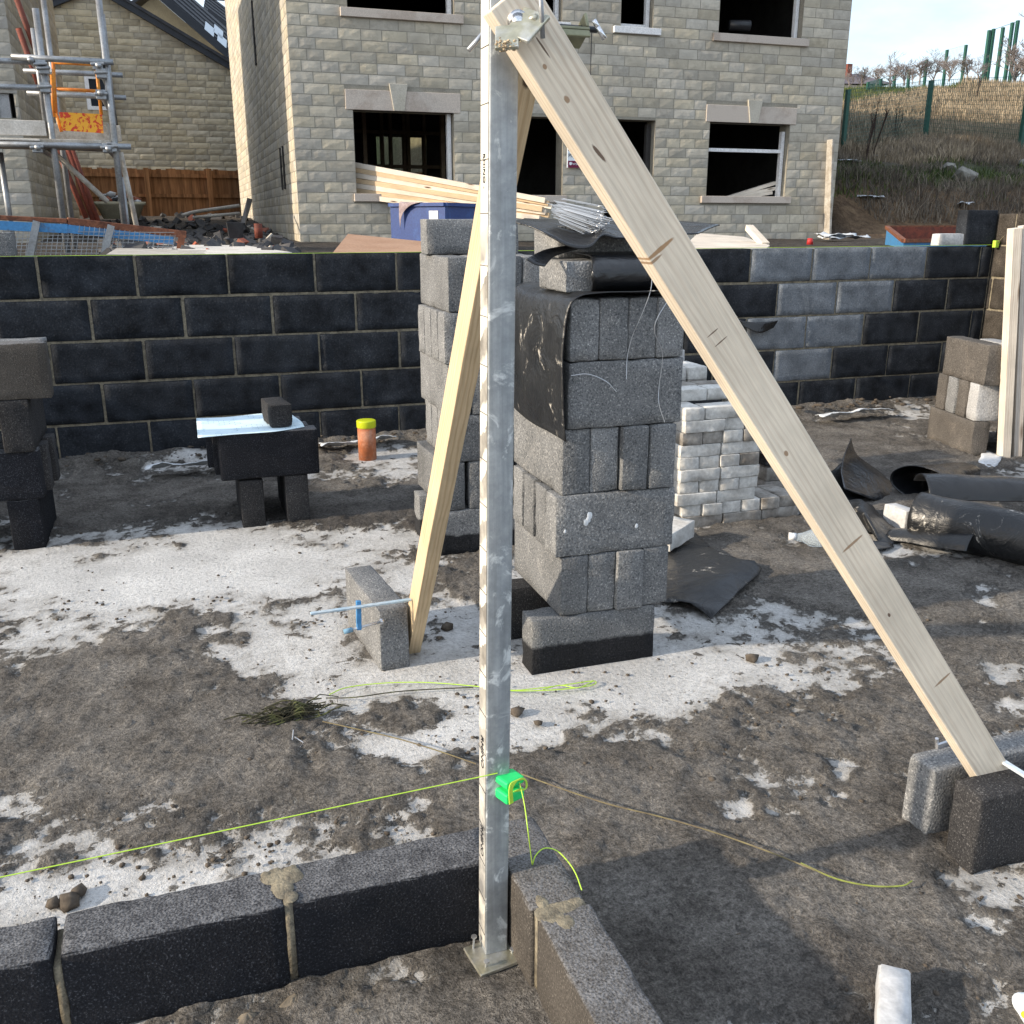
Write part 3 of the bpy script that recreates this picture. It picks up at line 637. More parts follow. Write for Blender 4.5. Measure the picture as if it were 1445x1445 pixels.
mb = MB(); p0, p1 = V((-3, BW-.012, zt-.003)), V((RX-.03, BW-.012, zt+.004)); mb.tube([p0, (p0+p1)/2-V((0, 0, .004)), p1], .0013, 5)
o = mb.build('string_line', M['lime'], None, loc=p1); tag(o, 'pale lime string line stretched along the top edge of the back wall', 'string')
cb = empty('line_block', (RX-.03, BW-.02, zt), 'small lime corner block holding the string at the far wall corner', 'line block')
mb = MB(); mb.box((RX-.03, BW-.035, zt+.01), (.035, .03, .05)); mb.box((RX-.012, BW-.03, zt+.02), (.03, .02, .02)); mb.build('block_body', M['lime'], cb, bevel=.004)
mb = MB(); mb.tube(smooth_path([(RX-.03, BW-.05, zt+.02), (RX+.02, BW-.1, zt+.09), (RX-.01, BW-.35, zt+.08), (RX-.01, BW-.5, zt-.05)]), .0025, 5); mb.build('string_tail', M['oldstring'], cb)

# dpc felt strip and scraps at the foot of the back wall
for i, (x0, x1, dy) in enumerate([(205, 312, 0), (455, 560, 0), (1165, 1260, 0)]):
    yb = {0: 664, 1: 630, 2: 588}[i]; a, b = g(x0, yb, .07), g(x1, yb-10, .07)
    rows = []
    for k in range(3):
        rows.append([a.lerp(b, t)+V((0, k*.05+.015*math.sin(t*9+i), .02*abs(math.sin(t*6+k))-.012*k)) for t in (0, .2, .4, .6, .8, 1)])
    tag(sheet('felt_strip', rows, M['litter'], wr=.02, seed=i, ragged=.01), ['crumpled pale felt strip at wall foot left of the block table', 'pale felt strip at wall foot beside the capped orange pipe', 'short pale felt scrap at wall foot near the right corner'][i], 'felt strip')

# ------------------------------------------------------------ foreground dwarf walls
DZ = .176
lw = empty('dwarf_wall', (0, 1.43, 0), 'low one course block wall running from left edge to the post', 'wall')
jx = [g(408, 1281, DZ).x, g(75, 1357, DZ).x]; L_ = jx[0]-jx[1]
mb = MB(); yf, yb2 = 1.436, 1.545; mo = MB()
edges = [jx[0]-2*L_, jx[1], jx[0], .468]
for i in range(3):
    a, b = edges[i]+.006, edges[i+1]-.006
    me = rbox(b-a, yb2-yf, DZ-.004, r=.006, amp=.0016, seed=i+3, step=.02, chip=.006); t_ = (i-1)*.003
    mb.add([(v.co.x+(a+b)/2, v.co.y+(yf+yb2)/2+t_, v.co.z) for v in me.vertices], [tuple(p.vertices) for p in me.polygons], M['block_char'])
mb.build('blockwork', None, lw, True)
for xj in (jx[1], jx[0]):
    mo.box2((xj-.0075, yf+.006, 0), (xj+.0075, yb2-.01, DZ-(.03 if xj == jx[1] else .004)))
p0 = V((jx[0], (yf+yb2)/2, DZ))
def smear(mb, c, rx, ry, h, seed, n=9):
    vs = [c+V((0, 0, h))]; fs = []
    for ring, rr in enumerate((.4, .75, 1.)):
        for k in range(40):
            a = k/40*2*math.pi; q = rr*(1+.25*noise.noise(V((math.cos(a)*1.3, math.sin(a)*1.3, seed)))+.12*noise.noise(V((math.cos(a)*3, math.sin(a)*3, seed+3)))+.08*noise.noise(V((math.cos(a)*11, math.sin(a)*11, seed+5))))
            vs.append(c+V((math.cos(a)*rx*q, math.sin(a)*ry*q, h*(1-rr**1.6)*random.uniform(.6, 1.2)-(.002 if ring == 2 else 0))))
    for k in range(40):
        k2 = (k+1) % 40; fs.append((0, 1+k, 1+k2))
        for r_ in range(2): fs.append((1+r_*40+k, 1+(r_+1)*40+k, 1+(r_+1)*40+k2, 1+r_*40+k2))
    mb.add(vs, fs, None)
[smear(mo, p0+V((dx, dy, -.0012+.0002*i)), rx, ry, .0013, 2.2+i*1.7) for i, (dx, dy, rx, ry) in enumerate([(-.012, .030, .026, .022), (.010, .022, .022, .028), (-.004, -.006, .020, .030), (.006, -.034, .012, .018), (-.03, .04, .010, .008)])]; mo.build('mortar_bed', M['mortar'], lw, True)
rwl = empty('dwarf_wall', (.51, 1.2, 0), 'low brown faced block wall running from the post towards the camera', 'wall')
mb = MB(); ymid = g(780, 1280, DZ).y
for i, (ya, ybb) in enumerate([(ymid+.006, 1.545), (ymid-.44, ymid-.006), (ymid-.9, ymid-.446)]):
    me = rbox(.1, ybb-ya, DZ-.002, r=.006, amp=.0016, seed=i+11, step=.02, chip=.006)
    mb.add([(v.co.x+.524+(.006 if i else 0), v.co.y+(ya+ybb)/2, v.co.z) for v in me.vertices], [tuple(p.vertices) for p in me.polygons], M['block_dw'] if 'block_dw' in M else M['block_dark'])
mb.build('blockwork', None, rwl, True)
mo = MB(); mo.box2((.482, ymid-.008, 0), (.572, ymid+.008, DZ-.006)); [smear(mo, V((.520+dx, ymid-.004+dy, DZ-.002+.0002*i)), rx, ry, .0013, 4.4+i*1.3) for i, (dx, dy, rx, ry) in enumerate([(-.018, -.01, .026, .030), (.014, .0, .034, .016), (.0, -.034, .018, .022), (-.02, .026, .012, .018), (.036, .008, .016, .010)])]; mo.build('mortar_bed', M['mortar'], rwl, True)
# mortar droppings at the foot of the wall
for i, (px, py, r) in enumerate([(418, 1412, .018), (505, 1434, .022), (350, 1438, .016)]):
    mb = MB(); smear(mb, V((0, 0, -.001)), r*1.5, r*.8, .014, i*3.3+1); o = mb.build('mortar_lump', M['mudheap'], None, True); o.location = g(px, py, .004)
    tag(o, ['mortar dropping below the wall joint in the foreground', 'wide mortar smear at the foot of the front wall', 'mortar dropping at the bottom edge left of the joint'][i], 'mortar')

# ------------------------------------------------------------ galvanised profile post
PB = V((.4455, 1.411, 0)); LEAN = .0125
pp = empty('profile_post', PB, 'galvanised box section bricklaying post standing on a base plate in the corner', 'post')
def pt(x, y, z): return V((PB.x+x+LEAN*z, PB.y+y, z))
W_ = .0215; ZT = 1.95
mb = MB(); n = 40; rr = .003; prof = []
for (sx_, sy_) in ((-1, -1), (1, -1), (1, 1), (-1, 1)):
    for k in range(4):
        a = math.atan2(sy_, sx_)+R(-45+30*k); prof.append((sx_*(W_-rr)+rr*math.cos(a), sy_*(W_-rr)+rr*math.sin(a)))
m_ = len(prof); vs = [pt(x, y, .008+(ZT-.008)*i/n) for i in range(n+1) for (x, y) in prof]
fs = [(i*m_+k, i*m_+(k+1) % m_, (i+1)*m_+(k+1) % m_, (i+1)*m_+k) for i in range(n) for k in range(m_)]+[tuple(n*m_+k for k in range(m_))]
mb.add(vs, fs); mb.build('box_section', M['galv'], pp, True)
mb = MB(); vs = []
for i in range(n+1):
    z = .02+(ZT-.03)*i/n
    for y in (-.0185, .0185): vs.append(pt(-W_-.0007, y, z))
mb.add(vs, [(2*i, 2*i+1, 2*i+3, 2*i+2) for i in range(n)]); mb.build('gauge_tape', M['tape'], pp)
mb = MB()
for k in range(26):
    z = .05+k*.0745; mb.box(pt(-W_-.0011, .0, z), (.0006, .037, .0009))
mb.build('gauge_mark', M['ink'], pp)
for (s_, z, sz) in (('RHINO -', 1.375, .013), ('RHINO', .42, .02), ('RHINO', .24, .02)):
    text_mesh('stamped_text', s_, sz, M['ink'], axes((0, 0, -1), (0, -1, 0), (-1, 0, 0), pt(-W_-.0014, 0, z)), pp, .0003)
# base plate
bp = MB(); bp.box(PB+V((-.009, -.022, .004)), (.082, .078, .007), Matrix.Rotation(R(8), 3, 'Z')); bp.build('base_plate', M['zinc'], pp, bevel=.0015)
for (dx, dy, h) in ((-.038, .004, .032), (-.03, -.048, .018), (.026, -.030, .014)):
    mb = MB(); mb.tube([PB+V((dx, dy, .0)), PB+V((dx+.002, dy-.001, h))], .0022, 8); mb.tube([PB+V((dx+.002, dy-.001, h)), PB+V((dx+.002, dy-.001, h+.0025))], .0055, 8); mb.build('nail', M['wire'], pp)

# ------------------------------------------------------------ timber braces
# right-hand brace in the plane y ~ 1.35..1.39
P_top = V((.437, 1.372, 1.68)); P_bot = V((1.600, 1.375, .085))
e1 = oy(727, 69, 1.352); e2 = oy(940, 400, 1.352); e3 = oy(1375, 1090, 1.352); d1 = (e3-e1).normalized()
up_ = V((-d1.z, 0, d1.x)); up_ = up_ if up_.z > 0 else -up_
wide = .0735
A_ = e1+d1*(oy(694, 13, 1.352)-e1).dot(d1)+up_*(wide/2); A_.y = 1.372; B_ = e3+d1*.10+up_*(wide/2); B_.y = 1.372
mid_ = (A_+B_)/2
def spot(px, py, ra, rb, cc_, tilt=0.): v = oy(px, py, 1.352)-mid_; return (v.dot(d1), v.dot(up_), ra, rb, cc_, tilt)
brn = (.10, .055, .035); tn = (.30, .19, .11)
M['pine_brace'] = timber_mat('pine_brace', (.78, .69, .56), (.46, .34, .24), False, spots=[spot(846, 217, .017, .0028, brn, .12), spot(766, 66, .018, .0015, brn, .05), spot(800, 140, .006, .004, tn), spot(769, 94, .004, .003, tn),
    spot(932, 352, .0035, .030, (.33, .19, .09), 0), spot(924, 368, .0025, .016, tn), spot(1006, 470, .0012, .012, brn, .6), spot(1018, 482, .0012, .014, brn), spot(1110, 640, .006, .004, tn), spot(1203, 768, .003, .026, tn), spot(1330, 960, .003, .022, tn), spot(1255, 868, .005, .003, brn)])
o = timber('timber_brace', A_, B_, .038, wide, M['pine_brace'], up=up_, seg=30); tag(o, 'long pine brace sloping from post top down to the two blocks at right', 'timber brace')
# left/back brace
C0 = g(575, 914)+V((.012, 0, 0)); C1 = oy(750, 10, 1.475); dC = (C1-C0).normalized()
upc = V((1, 0, 0)); upc = (upc-dC*upc.dot(dC)).normalized()
kx_ = (oy(733, 112, 1.50)-(C0+C1)/2).dot(dC); M['brace_rear'] = timber_mat('rear_brace', (.68, .53, .34), (.45, .29, .16), False, rings=38, spots=[(kx_, .002, .016, .011, (.05, .028, .018), 0.)])
o = timber('timber_brace', C0+dC*.0, C1, .078, .040, M['brace_rear'], up=upc, seg=26); tag(o, 'pine brace leaning behind the post down to the clamped block', 'timber brace')

# ------------------------------------------------------------ clamps at the post head
def on(px, py, Y=1.345): return oy(px, py, Y)
cl = empty('brace_clamp', on(735, 40), 'zinc clamp gripping the front brace to the post head', 'clamp')
mb = MB()      # angled strap
a, b, c = on(702, 54, 1.335), on(729, 52, 1.325), on(757, 20, 1.335)
def strip(pts, wv, th, mb):
    pts = [V(p) for p in pts]
    for i in range(len(pts)-1):
        x = (pts[i+1]-pts[i]); L = x.length; x.normalize(); wn = V(wv).normalized(); wn = (wn-x*wn.dot(x)).normalized(); nrm = x.cross(wn)
        mb.box((pts[i]+pts[i+1])/2, (L+th, V(wv).length, th), Matrix((x, wn, nrm)).transposed())
strip([a, b, c], V((.0, -.030, -.030)), .006, mb); mb.build('strap', M['zinc'], cl, bevel=.0015)
mb = MB(); mb.tube([on(731, 30, 1.353), on(731, 30, 1.347)], .0145, 24); mb.tube([on(731, 30, 1.347), on(730, 32, 1.338)], [.011, .006], 16); mb.build('washer', M['chrome'], cl, True)
mb = MB(); mb.tube([on(744, 29, 1.34), on(757, 24, 1.325)], .0045, 12); mb.build('bolt', M['zinc'], cl, True)
mb = MB(); mb.tube([on(766, 54, 1.318), on(761, -40, 1.322)], .0032, 10); mb.build('tommy_bar', M['steel'], cl, True)
mb = MB()
for i in range(150):
    t = random.random(); p = on(703+t*26, 58+5*math.sin(t*3), 1.322)+V((random.uniform(-.004, .004), random.uniform(-.01, .01), random.uniform(-.008, .004))); clod(p, random.uniform(.0012, .003))
mb.build('dried_mortar', M['grime'], cl, True)
cl2 = empty('brace_clamp', on(810, 45, 1.44), 'olive screw clamp with sliding handle holding the rear brace', 'clamp')
Yc = 1.43
mb = MB(); xa_, xb_ = oy(772, 50, Yc).x, oy(825, 50, Yc).x; zb_, zc_ = oy(800, 50, Yc).z, oy(800, 25, Yc).z
rot = Matrix.Rotation(R(-28), 3, 'X'); pv = V((xa_, Yc, zb_))
for (lo_, hi_) in (((0, -.022, -.005), (xb_-xa_, .022, 0)), ((xb_-xa_-.005, -.022, .0005), (xb_-xa_, .022, zc_-zb_)), ((0, -.022, -.016), (xb_-xa_-.001, -.017, -.0055))):
    l_, h_ = V(lo_), V(hi_); mb.box(pv+rot @ ((l_+h_)/2), [abs(x) for x in (h_-l_)], rot)
mb.build('clamp_frame', stain_mat('olive_plate', (.22, .22, .14), (.3, .3, .2), 12, .4, .5, .05, metal=.5), cl2, bevel=.002)
mb = MB(); mb.tube([oy(765, 36, Yc), oy(842, 42, Yc)], .0042, 12); mb.build('screw', M['gutterblack'], cl2, True)
mb = MB(); mb.tube([oy(838, 28, Yc-.02), oy(844, 40, Yc-.02)], .0035, 10); mb.tube([oy(843, 38, Yc-.02), oy(853, 55, Yc-.02)], .0038, 10); mb.build('handle', M['chrome'], cl2, True)
mb = MB(); mb.tube([oy(661, 71, 1.45), oy(690, 38, 1.45)], .0035, 10); tag(mb.build('clamp_bar', M['wire'], None, True, loc=oy(676, 55, 1.45)), 'short steel bar poking out left of the post head', 'steel bar')

# ------------------------------------------------------------ line block and strings on the post
lb = empty('line_block', on(718, 1108, 1.38), 'bright green plastic line block hooked on the right edge of post', 'line block')
c0 = on(719, 1109, 1.383)
Rz = Matrix.Rotation(R(20), 3, 'Z')
mb = MB(); mb.box(c0+V((0, 0, -.013)), (.040, .036, .020), Rz); mb.box(c0+V((0, 0, .014)), (.040, .036, .014), Rz); mb.box(c0+V((.004, .006, 0)), (.026, .02, .03), Rz); mb.build('block_body', M['greenplastic'], lb, bevel=.004)
mb = MB()
for k in range(7):
    f = -.018+k*.004
    pts = [c0+Rz @ V((f*.3-.012, -.022, -.018)), c0+Rz @ V((f*.3-.014, -.023, .012)), c0+Rz @ V((.0+f*.6, -.021, .022)), c0+Rz @ V((.018, -.021, .016)), c0+Rz @ V((.019, -.022, -.002)), c0+Rz @ V((f*.5, -.023, .004))]
    mb.tube(smooth_path(pts, 4), .0013, 5)
mb.build('string_winding', M['lime'], lb)
mb = MB(); s0 = on(702, 1091, 1.387); mb.tube([s0, on(672, 1097.5, 1.389), V((-1.4, 1.389, on(0, 1233, 1.389).z-.03))], .0010, 6)
tag(mb.build('string_line', M['lime'], None, loc=s0), 'taut lime builders line running left from the post above the front wall', 'string')
mb = MB(); zt2 = DZ+.003
pts = [on(733, 1104, 1.37), on(740, 1135, 1.33), on(746, 1180, 1.30), g(751, 1219, zt2), g(752, 1218, zt2), g(756, 1207, zt2+.015), g(768, 1197, zt2+.02), g(785, 1200, zt2+.016), g(800, 1214, zt2+.012), g(812, 1232, zt2+.006), g(821, 1256, zt2)]
mb.tube(smooth_path(pts, 6), .0011, 6); tag(mb.build('string_tail', M['lime'], None, loc=pts[3]), 'loose lime string end dropping from the line block onto the low wall', 'string')
# strings lying on the slab
def gstring(px, z, r, mat, label, name='loose_string', jit=0.):
    mb = MB(); pts = [g(x+random.uniform(-jit, jit), y+random.uniform(-jit, jit), z) for x, y in px]
    mb.tube(smooth_path(pts, 6), r, 5); return tag(mb.build(name, mat, None, loc=pts[0]), label, 'string')
gstring([(735, 1092), (790, 1112), (860, 1135), (930, 1152), (1000, 1172), (1080, 1200), (1150, 1228)], .030, .0016, M['oldstring'], 'muddy brown string trailing right across the mud from the post')
gstring([(1130, 1218), (1180, 1240), (1230, 1250), (1272, 1250), (1287, 1243)], .030, .0017, stain_mat('faded_lime', (.30, .36, .07), (.16, .15, .06), 10), 'faded lime string end lying on the mud near the paired blocks')
gstring([(455, 1018), (500, 1028), (560, 1042), (620, 1060), (672, 1078)], .024, .0018, M['oldstring'], 'muddy string running from the tangled bundle towards the post')
gstring([(465, 980), (490, 970), (540, 964), (600, 963), (668, 968), (720, 974), (760, 971), (800, 966), (836, 961), (840, 965), (825, 969), (790, 973), (740, 975), (700, 974)], .013, .0016, M['lime'], 'lime string doubled back into a loop across the slab behind post')
gstring([(460, 985), (500, 984), (560, 976), (620, 972), (668, 970)], .013, .0018, M['mossstring'], 'dark mossy string stretched beside the lime string loop')
gstring([(765, 974), (790, 966), (815, 970), (832, 964), (838, 962)], .016, .0016, M['lime'], 'short tangled lime string end near the loop right of post', jit=2)
# tangled bundle
tb = MB(); c = g(408, 1008, .02)
for i in range(46):
    a = random.uniform(-.3, .5); L = random.uniform(.03, .10); o_ = V((random.gauss(0, .035), random.gauss(0, .016), abs(random.gauss(0, .010))))
    pts = [c+o_+V((math.cos(a)*L*t, math.sin(a)*L*t*.6, .012*math.sin(3*t+i)))+noise.noise_vector(V((i*3.1, t*2, 0)))*.018 for t in (-1, -.5, 0, .5, 1)]
    tb.tube(smooth_path([p if p.z > .012 else V((p.x, p.y, .012)) for p in pts], 4), .0018, 4)
tag(tb.build('string_tangle', M['mossstring'], None, loc=c), 'mossy tangled hank of builders string lying on the slab at left', 'string')
mb = MB(); pts = [g(414, 1030, .03), g(412, 1048, .012), g(424, 1054, .012), g(428, 1048, .012), g(416, 1040, .014)]; mb.tube(pts, .0018, 6); tag(mb.build('line_pin', M['wire'], None, loc=pts[1]), 'bent triangular wire line pin beside the tangled string', 'pin')

# ------------------------------------------------------------ clamped block at left, and f-clamp
a, b = g(540, 948), g(577, 942); bk = g(497, 802, .215)
dirv = V((-.035, .40, 0)).normalized(); ang = math.atan2(dirv.y, dirv.x)
cc = (a+b)/2+dirv*.20
block('concrete_block', (.40, .090, .200), cc, ang, M['block'], 'grey concrete block on edge with a clamp fixing it to the rear brace', 'concrete block', rx=0)
fc = empty('bar_clamp', g(505, 862, .225), 'light blue sliding bar clamp across the top of the left block', 'clamp')
p, q = g(438, 866, .235), g(580, 846, .235)
mb = MB(); mb.bar(p, q, .014, .006); mb.build('clamp_bar', stain_mat('pale_blue_steel', (.42, .56, .66), (.6, .66, .7), 12, .4, .5, .05, metal=.3), fc, bevel=.001)
j = g(506, 853, .235); k_ = j+V((-.004, -.01, -.075))
mb = MB(); mb.bar(j+V((0, 0, .012)), k_, .014, .016, up=(0, 1, 0)); mb.build('sliding_jaw', M['blue'], fc, bevel=.002)
mb = MB(); mb.tube([k_+V((-.03, -.006, .004)), k_+V((.075, .016, .010))], .0042, 10); mb.tube([k_+V((.066, .014, .010)), k_+V((.075, .016, .010))], .009, 12); mb.build('screw', M['wire'], fc, True)
mb = MB(); mb.tube([k_+V((-.045, -.008, .003)), k_+V((-.02, -.004, .005))], .0075, 10); mb.build('handle', stain_mat('blue_grip', (.16, .30, .42), (.2, .36, .5), 9), fc, True)

# ------------------------------------------------------------ paired blocks at right foreground
X0 = 1.44
span('concrete_block', (X0, X0+.42), (1.412, 1.492), (0, .176), M['block'], 'rear of the two dark blocks gripping the foot of the right brace', 'concrete block', rz=R(1), r=.009)
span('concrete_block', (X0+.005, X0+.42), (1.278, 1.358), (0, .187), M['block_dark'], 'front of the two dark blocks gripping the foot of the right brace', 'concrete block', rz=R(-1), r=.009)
fc = empty('bar_clamp', V((1.53, 1.49, .19)), 'blue steel clamp bar over the two blocks at the right edge', 'clamp')
mb = MB(); p, q = g(1402, 1066, .205), g(1475, 1112, .205); mb.bar(p, q, .012, .006); mb.build('clamp_bar', stain_mat('pale_steel', (.6, .68, .74), (.7, .74, .77), 12, .4, .5, .05, metal=.3), fc)
mb = MB(); p = g(1345, 1046, .18); mb.bar(g(1322, 1054, .18), p, .006, .012); mb.bar(p, g(1350, 1032, .2), .006, .012); mb.tube([g(1322, 1054, .175), g(1322, 1042, .20)], .004, 8); mb.build('jaw', M['wire'], fc)

# ------------------------------------------------------------ central block stack
S = 'of the central stack'
ords = ['leftmost', 'second', 'third', 'rightmost']
def cblk(x, y, z, mat, label, **k): return span('concrete_block', x, y, z, mat, label, 'concrete block', 'blocks of the tall central stack', **k)
cblk((.897, 1.302), (2.44, 2.53), (0, .178), M['block_damp'], 'front bottom block, damp along its foot, carrying the tall central stack')
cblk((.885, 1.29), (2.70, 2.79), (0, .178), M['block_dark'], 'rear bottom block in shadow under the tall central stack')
for k in range(4): cblk((.987+k*.0885, .987+k*.0885+.087), (2.44-(.012 if k == 2 else 0), 2.86), (.179, .3645), M['block'], f'{ords[k]} block end in the second layer up {S}')
ry = [2.44, 2.531, 2.645, 2.757]
for k in range(4): cblk((.968+.003*k, 1.351), (ry[k], ry[k]+.089), (.3655, .550), M['block'], ['wide front block with white mortar spots', 'block just behind the spotted front one', 'block between the two dark gaps', 'rearmost block beyond the dark gaps'][k]+f' in third layer {S}')
for k in range(4): cblk((.988+k*.0885+(.004 if k > 1 else 0), .988+k*.0885+.0865), (2.447-(.016 if k > 1 else 0), 2.87), (.551, .741), M['block'], f'{ords[k]} block end below the hanging sheet, fourth layer {S}')
for k in range(4): cblk((1.0, 1.357), (2.44+k*.092, 2.529+k*.092), (.742, .932), M['block'], ['wide front block crossed by wires', 'second row block', 'third row block', 'back row block'][k]+f' in fifth layer {S}')
for k in range(4): cblk((1.003+k*.0878, 1.003+k*.0878+.0865), (2.44, 2.85), (.933, 1.103), M['block'], f'{ords[k]} block end in the top upright layer {S}')
# white mortar spots on the front block
for i, spots in enumerate([[(832, 728, .012), (827, 737, .011), (830, 733, .010)], [(898, 742, .008)], [(797, 750, .006)]]):
    mb = MB()
    for (px, py, r) in spots:
        vs = []; p = oy(px, py, 2.4385-.0005*spots.index((px, py, r)))
        for k in range(12):
            a = k/12*6.283; q = r*(1+.5*noise.noise(V((math.cos(a)*2, math.sin(a)*2, px)))); vs.append(p+V((math.cos(a)*q*.7, random.uniform(-.001, 0), math.sin(a)*q)))
        vs.append(p+V((0, -.003, 0))); mb.add(vs, [(k, (k+1) % 12, 12) for k in range(12)])
    tag(mb.build('mortar_splash', M['litter'], None, True, loc=oy(spots[0][0], spots[0][1], 2.438)), ['largest dried white mortar splash on the third layer front block', 'small round mortar splash on the right of that block', 'tiny mortar splash at the left end of that block'][i], 'mortar')
# top blocks
zt7 = 1.118
span('concrete_block', (1.0, 1.40), (2.47, 2.68), (zt7, zt7+.082), M['block_dark2'] if 'block_dark2' in M else M['block'], 'flat laid block with speckled brown end on top of central stack under the curled sheet', 'concrete block')
span('concrete_block', (1.05, 1.42), (2.66, 2.86), (zt7+.083, zt7+.172), M['block'], 'topmost flat block with pale lit end below the folded black sheet', 'concrete block')
# membranes
def memb(name, rows, label, mat=None, **k): return tag(sheet(name, rows, mat or M['membrane'], **k), label, 'plastic sheet')
ysr = [2.415, 2.50, 2.62, 2.75, 2.88]
prof = [(1.37, 1.114), (1.22, 1.116), (1.08, 1.117), (1.02, 1.114), (.988, 1.085), (.977, 1.0), (.972, .87), (.985, .735)]
rows = [[V((x-.01*(1-abs(i-2)/2)*(1 if z < 1.1 else 0), y, z+(.004*math.sin(y*30+x*9) if z > 1.1 else 0)-(.0 if z > .8 else .02*(1-i/4)))) for (x, z) in prof] for i, y in enumerate(ysr)]
memb('membrane_sheet', rows, 'black damp proof sheet hanging down the lit left side of central stack', wr=.006)
# curled roll at the front of the top
rows = []
for x in (1.09, 1.18, 1.28, 1.38, 1.425):
    r_ = .05 if x < 1.4 else .035
    rows.append([V((x-.035*(1-abs(a)/100), 2.52-math.cos(R(a))*r_*1.9, zt7+.046+math.sin(R(a))*r_*1.0)) for a in (-95, -60, -25, 0, 25, 60, 95)]+[V((x, 2.62, zt7+.098)), V((x, 2.75, zt7+.10))])
memb('membrane_sheet', rows, 'black sheet curled into a rounded fold on the front of central stack', M['membrane_clean'], wr=.003, th=.004)
# small flap left
f0 = [oy(742, 366, 2.46), oy(770, 352, 2.55), oy(815, 345, 2.62)]; f1 = [oy(768, 376, 2.45), oy(785, 360, 2.52), oy(825, 349, 2.6)]
memb('membrane_sheet', [f0, [a.lerp(b, .5)+V((0, 0, -.004)) for a, b in zip(f0, f1)], f1], 'short black flap poking out left between the two top blocks', M['membrane_clean'], wr=.002)
# top folded sheet
front = [oy(722, 312, 2.62), oy(745, 318, 2.58), oy(775, 333, 2.52), oy(805, 348, 2.48), oy(832, 349, 2.47), oy(850, 332, 2.50), oy(875, 336, 2.50), oy(930, 333, 2.50), oy(985, 330, 2.52)]
mid = [oy(735, 311, 2.78), oy(755, 313, 2.76), oy(785, 317, 2.72), oy(812, 322, 2.70), oy(838, 322, 2.68), oy(856, 316, 2.66), oy(885, 322, 2.66), oy(940, 322, 2.66), oy(1000, 322, 2.66)]
back = [oy(740, 309, 2.95), oy(760, 310, 2.95), oy(790, 311, 2.92), oy(815, 312, 2.9), oy(840, 311, 2.88), oy(862, 307, 2.86), oy(890, 309, 2.84), oy(950, 312, 2.82), oy(1016, 318, 2.78)]
memb('membrane_sheet', [front, mid, back], 'wavy black sheet folded over the very top of central stack', M['membrane_clean'], wr=.003, th=.004)
# wire-tie bundle
mb = MB(); a0, a1 = oy(782, 295, 2.66), oy(850, 312, 2.60)
for i in range(210):
    o_ = V((random.gauss(0, .004), random.gauss(0, .018), random.gauss(0, .012))); p = a0+o_+(a1-a0)*random.uniform(.0, .15); q = a0+(a1-a0)*random.uniform(.65, 1.)+o_*1.35+V((0, 0, -.006))
    u = V((random.gauss(0, 1), random.gauss(0, 1), random.gauss(0, 1))).normalized()*.010
    mb.tube([p, q, q+V((.006, 0, 0))+u, q+u*1.6-V((.006, 0, 0))], .0011, 4, False)
tag(mb.build('wire_tie_bundle', M['wire'], None, loc=(a0+a1)/2), 'bundle of bright steel wall ties lying on the top black sheet', 'wire bundle')
# wires hanging down the front
for i, px in enumerate([[(920, 378), (918, 410), (903, 450), (892, 475), (885, 505), (884, 535)], [(945, 420), (927, 450), (924, 470), (935, 500), (930, 545), (930, 570), (938, 596)], [(806, 530), (830, 528), (855, 538), (870, 553)]]):
    mb = MB(); pts = [oy(x, y, 2.425-.01*math.sin(k*1.3)) for k, (x, y) in enumerate(px)]; mb.tube(smooth_path(pts, 5), .0011, 5)
    tag(mb.build('hanging_wire', M['wire'], None, loc=pts[0]), ['thin bright wire hanging down the middle of central stack front', 'kinked bright wire hanging near the right edge of central stack', 'short curved wire lying across the fifth layer front block'][i], 'wire')

# ------------------------------------------------------------ rear block stack, half hidden by post
S2 = 'of rear stack behind the post'
def rblk(x, y, z, mat, label): return span('concrete_block', x, y, z, mat, label, 'concrete block', 'blocks of the rear stack')
rblk((.905, 1.32), (3.56, 3.66), (0, .187), M['block_damp'], f'damp footed front bottom block {S2}')
rblk((.89, 1.31), (3.82, 3.92), (0, .187), M['block_damp'], f'second bottom block in shade {S2}')
for k in range(4): rblk((.93+k*.101+(.008 if k else 0), 1.02+k*.101), (3.56, 4.0), (.188, .385), M['block'], f'{ords[k]} upright end in second layer {S2}')
for k in range(4): rblk((.965, 1.36), (3.56+k*.106, 3.655+k*.106), (.386, .573), M['block'], ['front', 'second row', 'third row', 'back row'][k]+f' long block in third layer {S2}')
for k in range(4): rblk((.955+k*.1, 1.049+k*.1), (3.56, 4.0), (.574, .775), M['block'], f'{ords[k]} end showing a broad lit side in fourth layer {S2}' if k == 0 else f'{ords[k]} upright end in fourth layer {S2}')
for k in range(4): rblk((.945, 1.33), (3.56+k*.108, 3.655+k*.108), (.776, .972), M['block'], ['front', 'second row', 'third row', 'back row'][k]+f' long block in fifth layer {S2}')
for k in range(4): rblk((.965+k*.1, 1.059+k*.1), (3.56, 4.0), (.973, 1.175), M['block'], f'{ords[k]} upright end in sixth layer {S2}')
a, b = oy(601, 349, 3.8), oy(664, 349, 3.8)
rblk((a.x, b.x+.2), (3.79, 3.89), (1.176, 1.176+.135), M['block'], f'topmost grey block lying at the back {S2}')

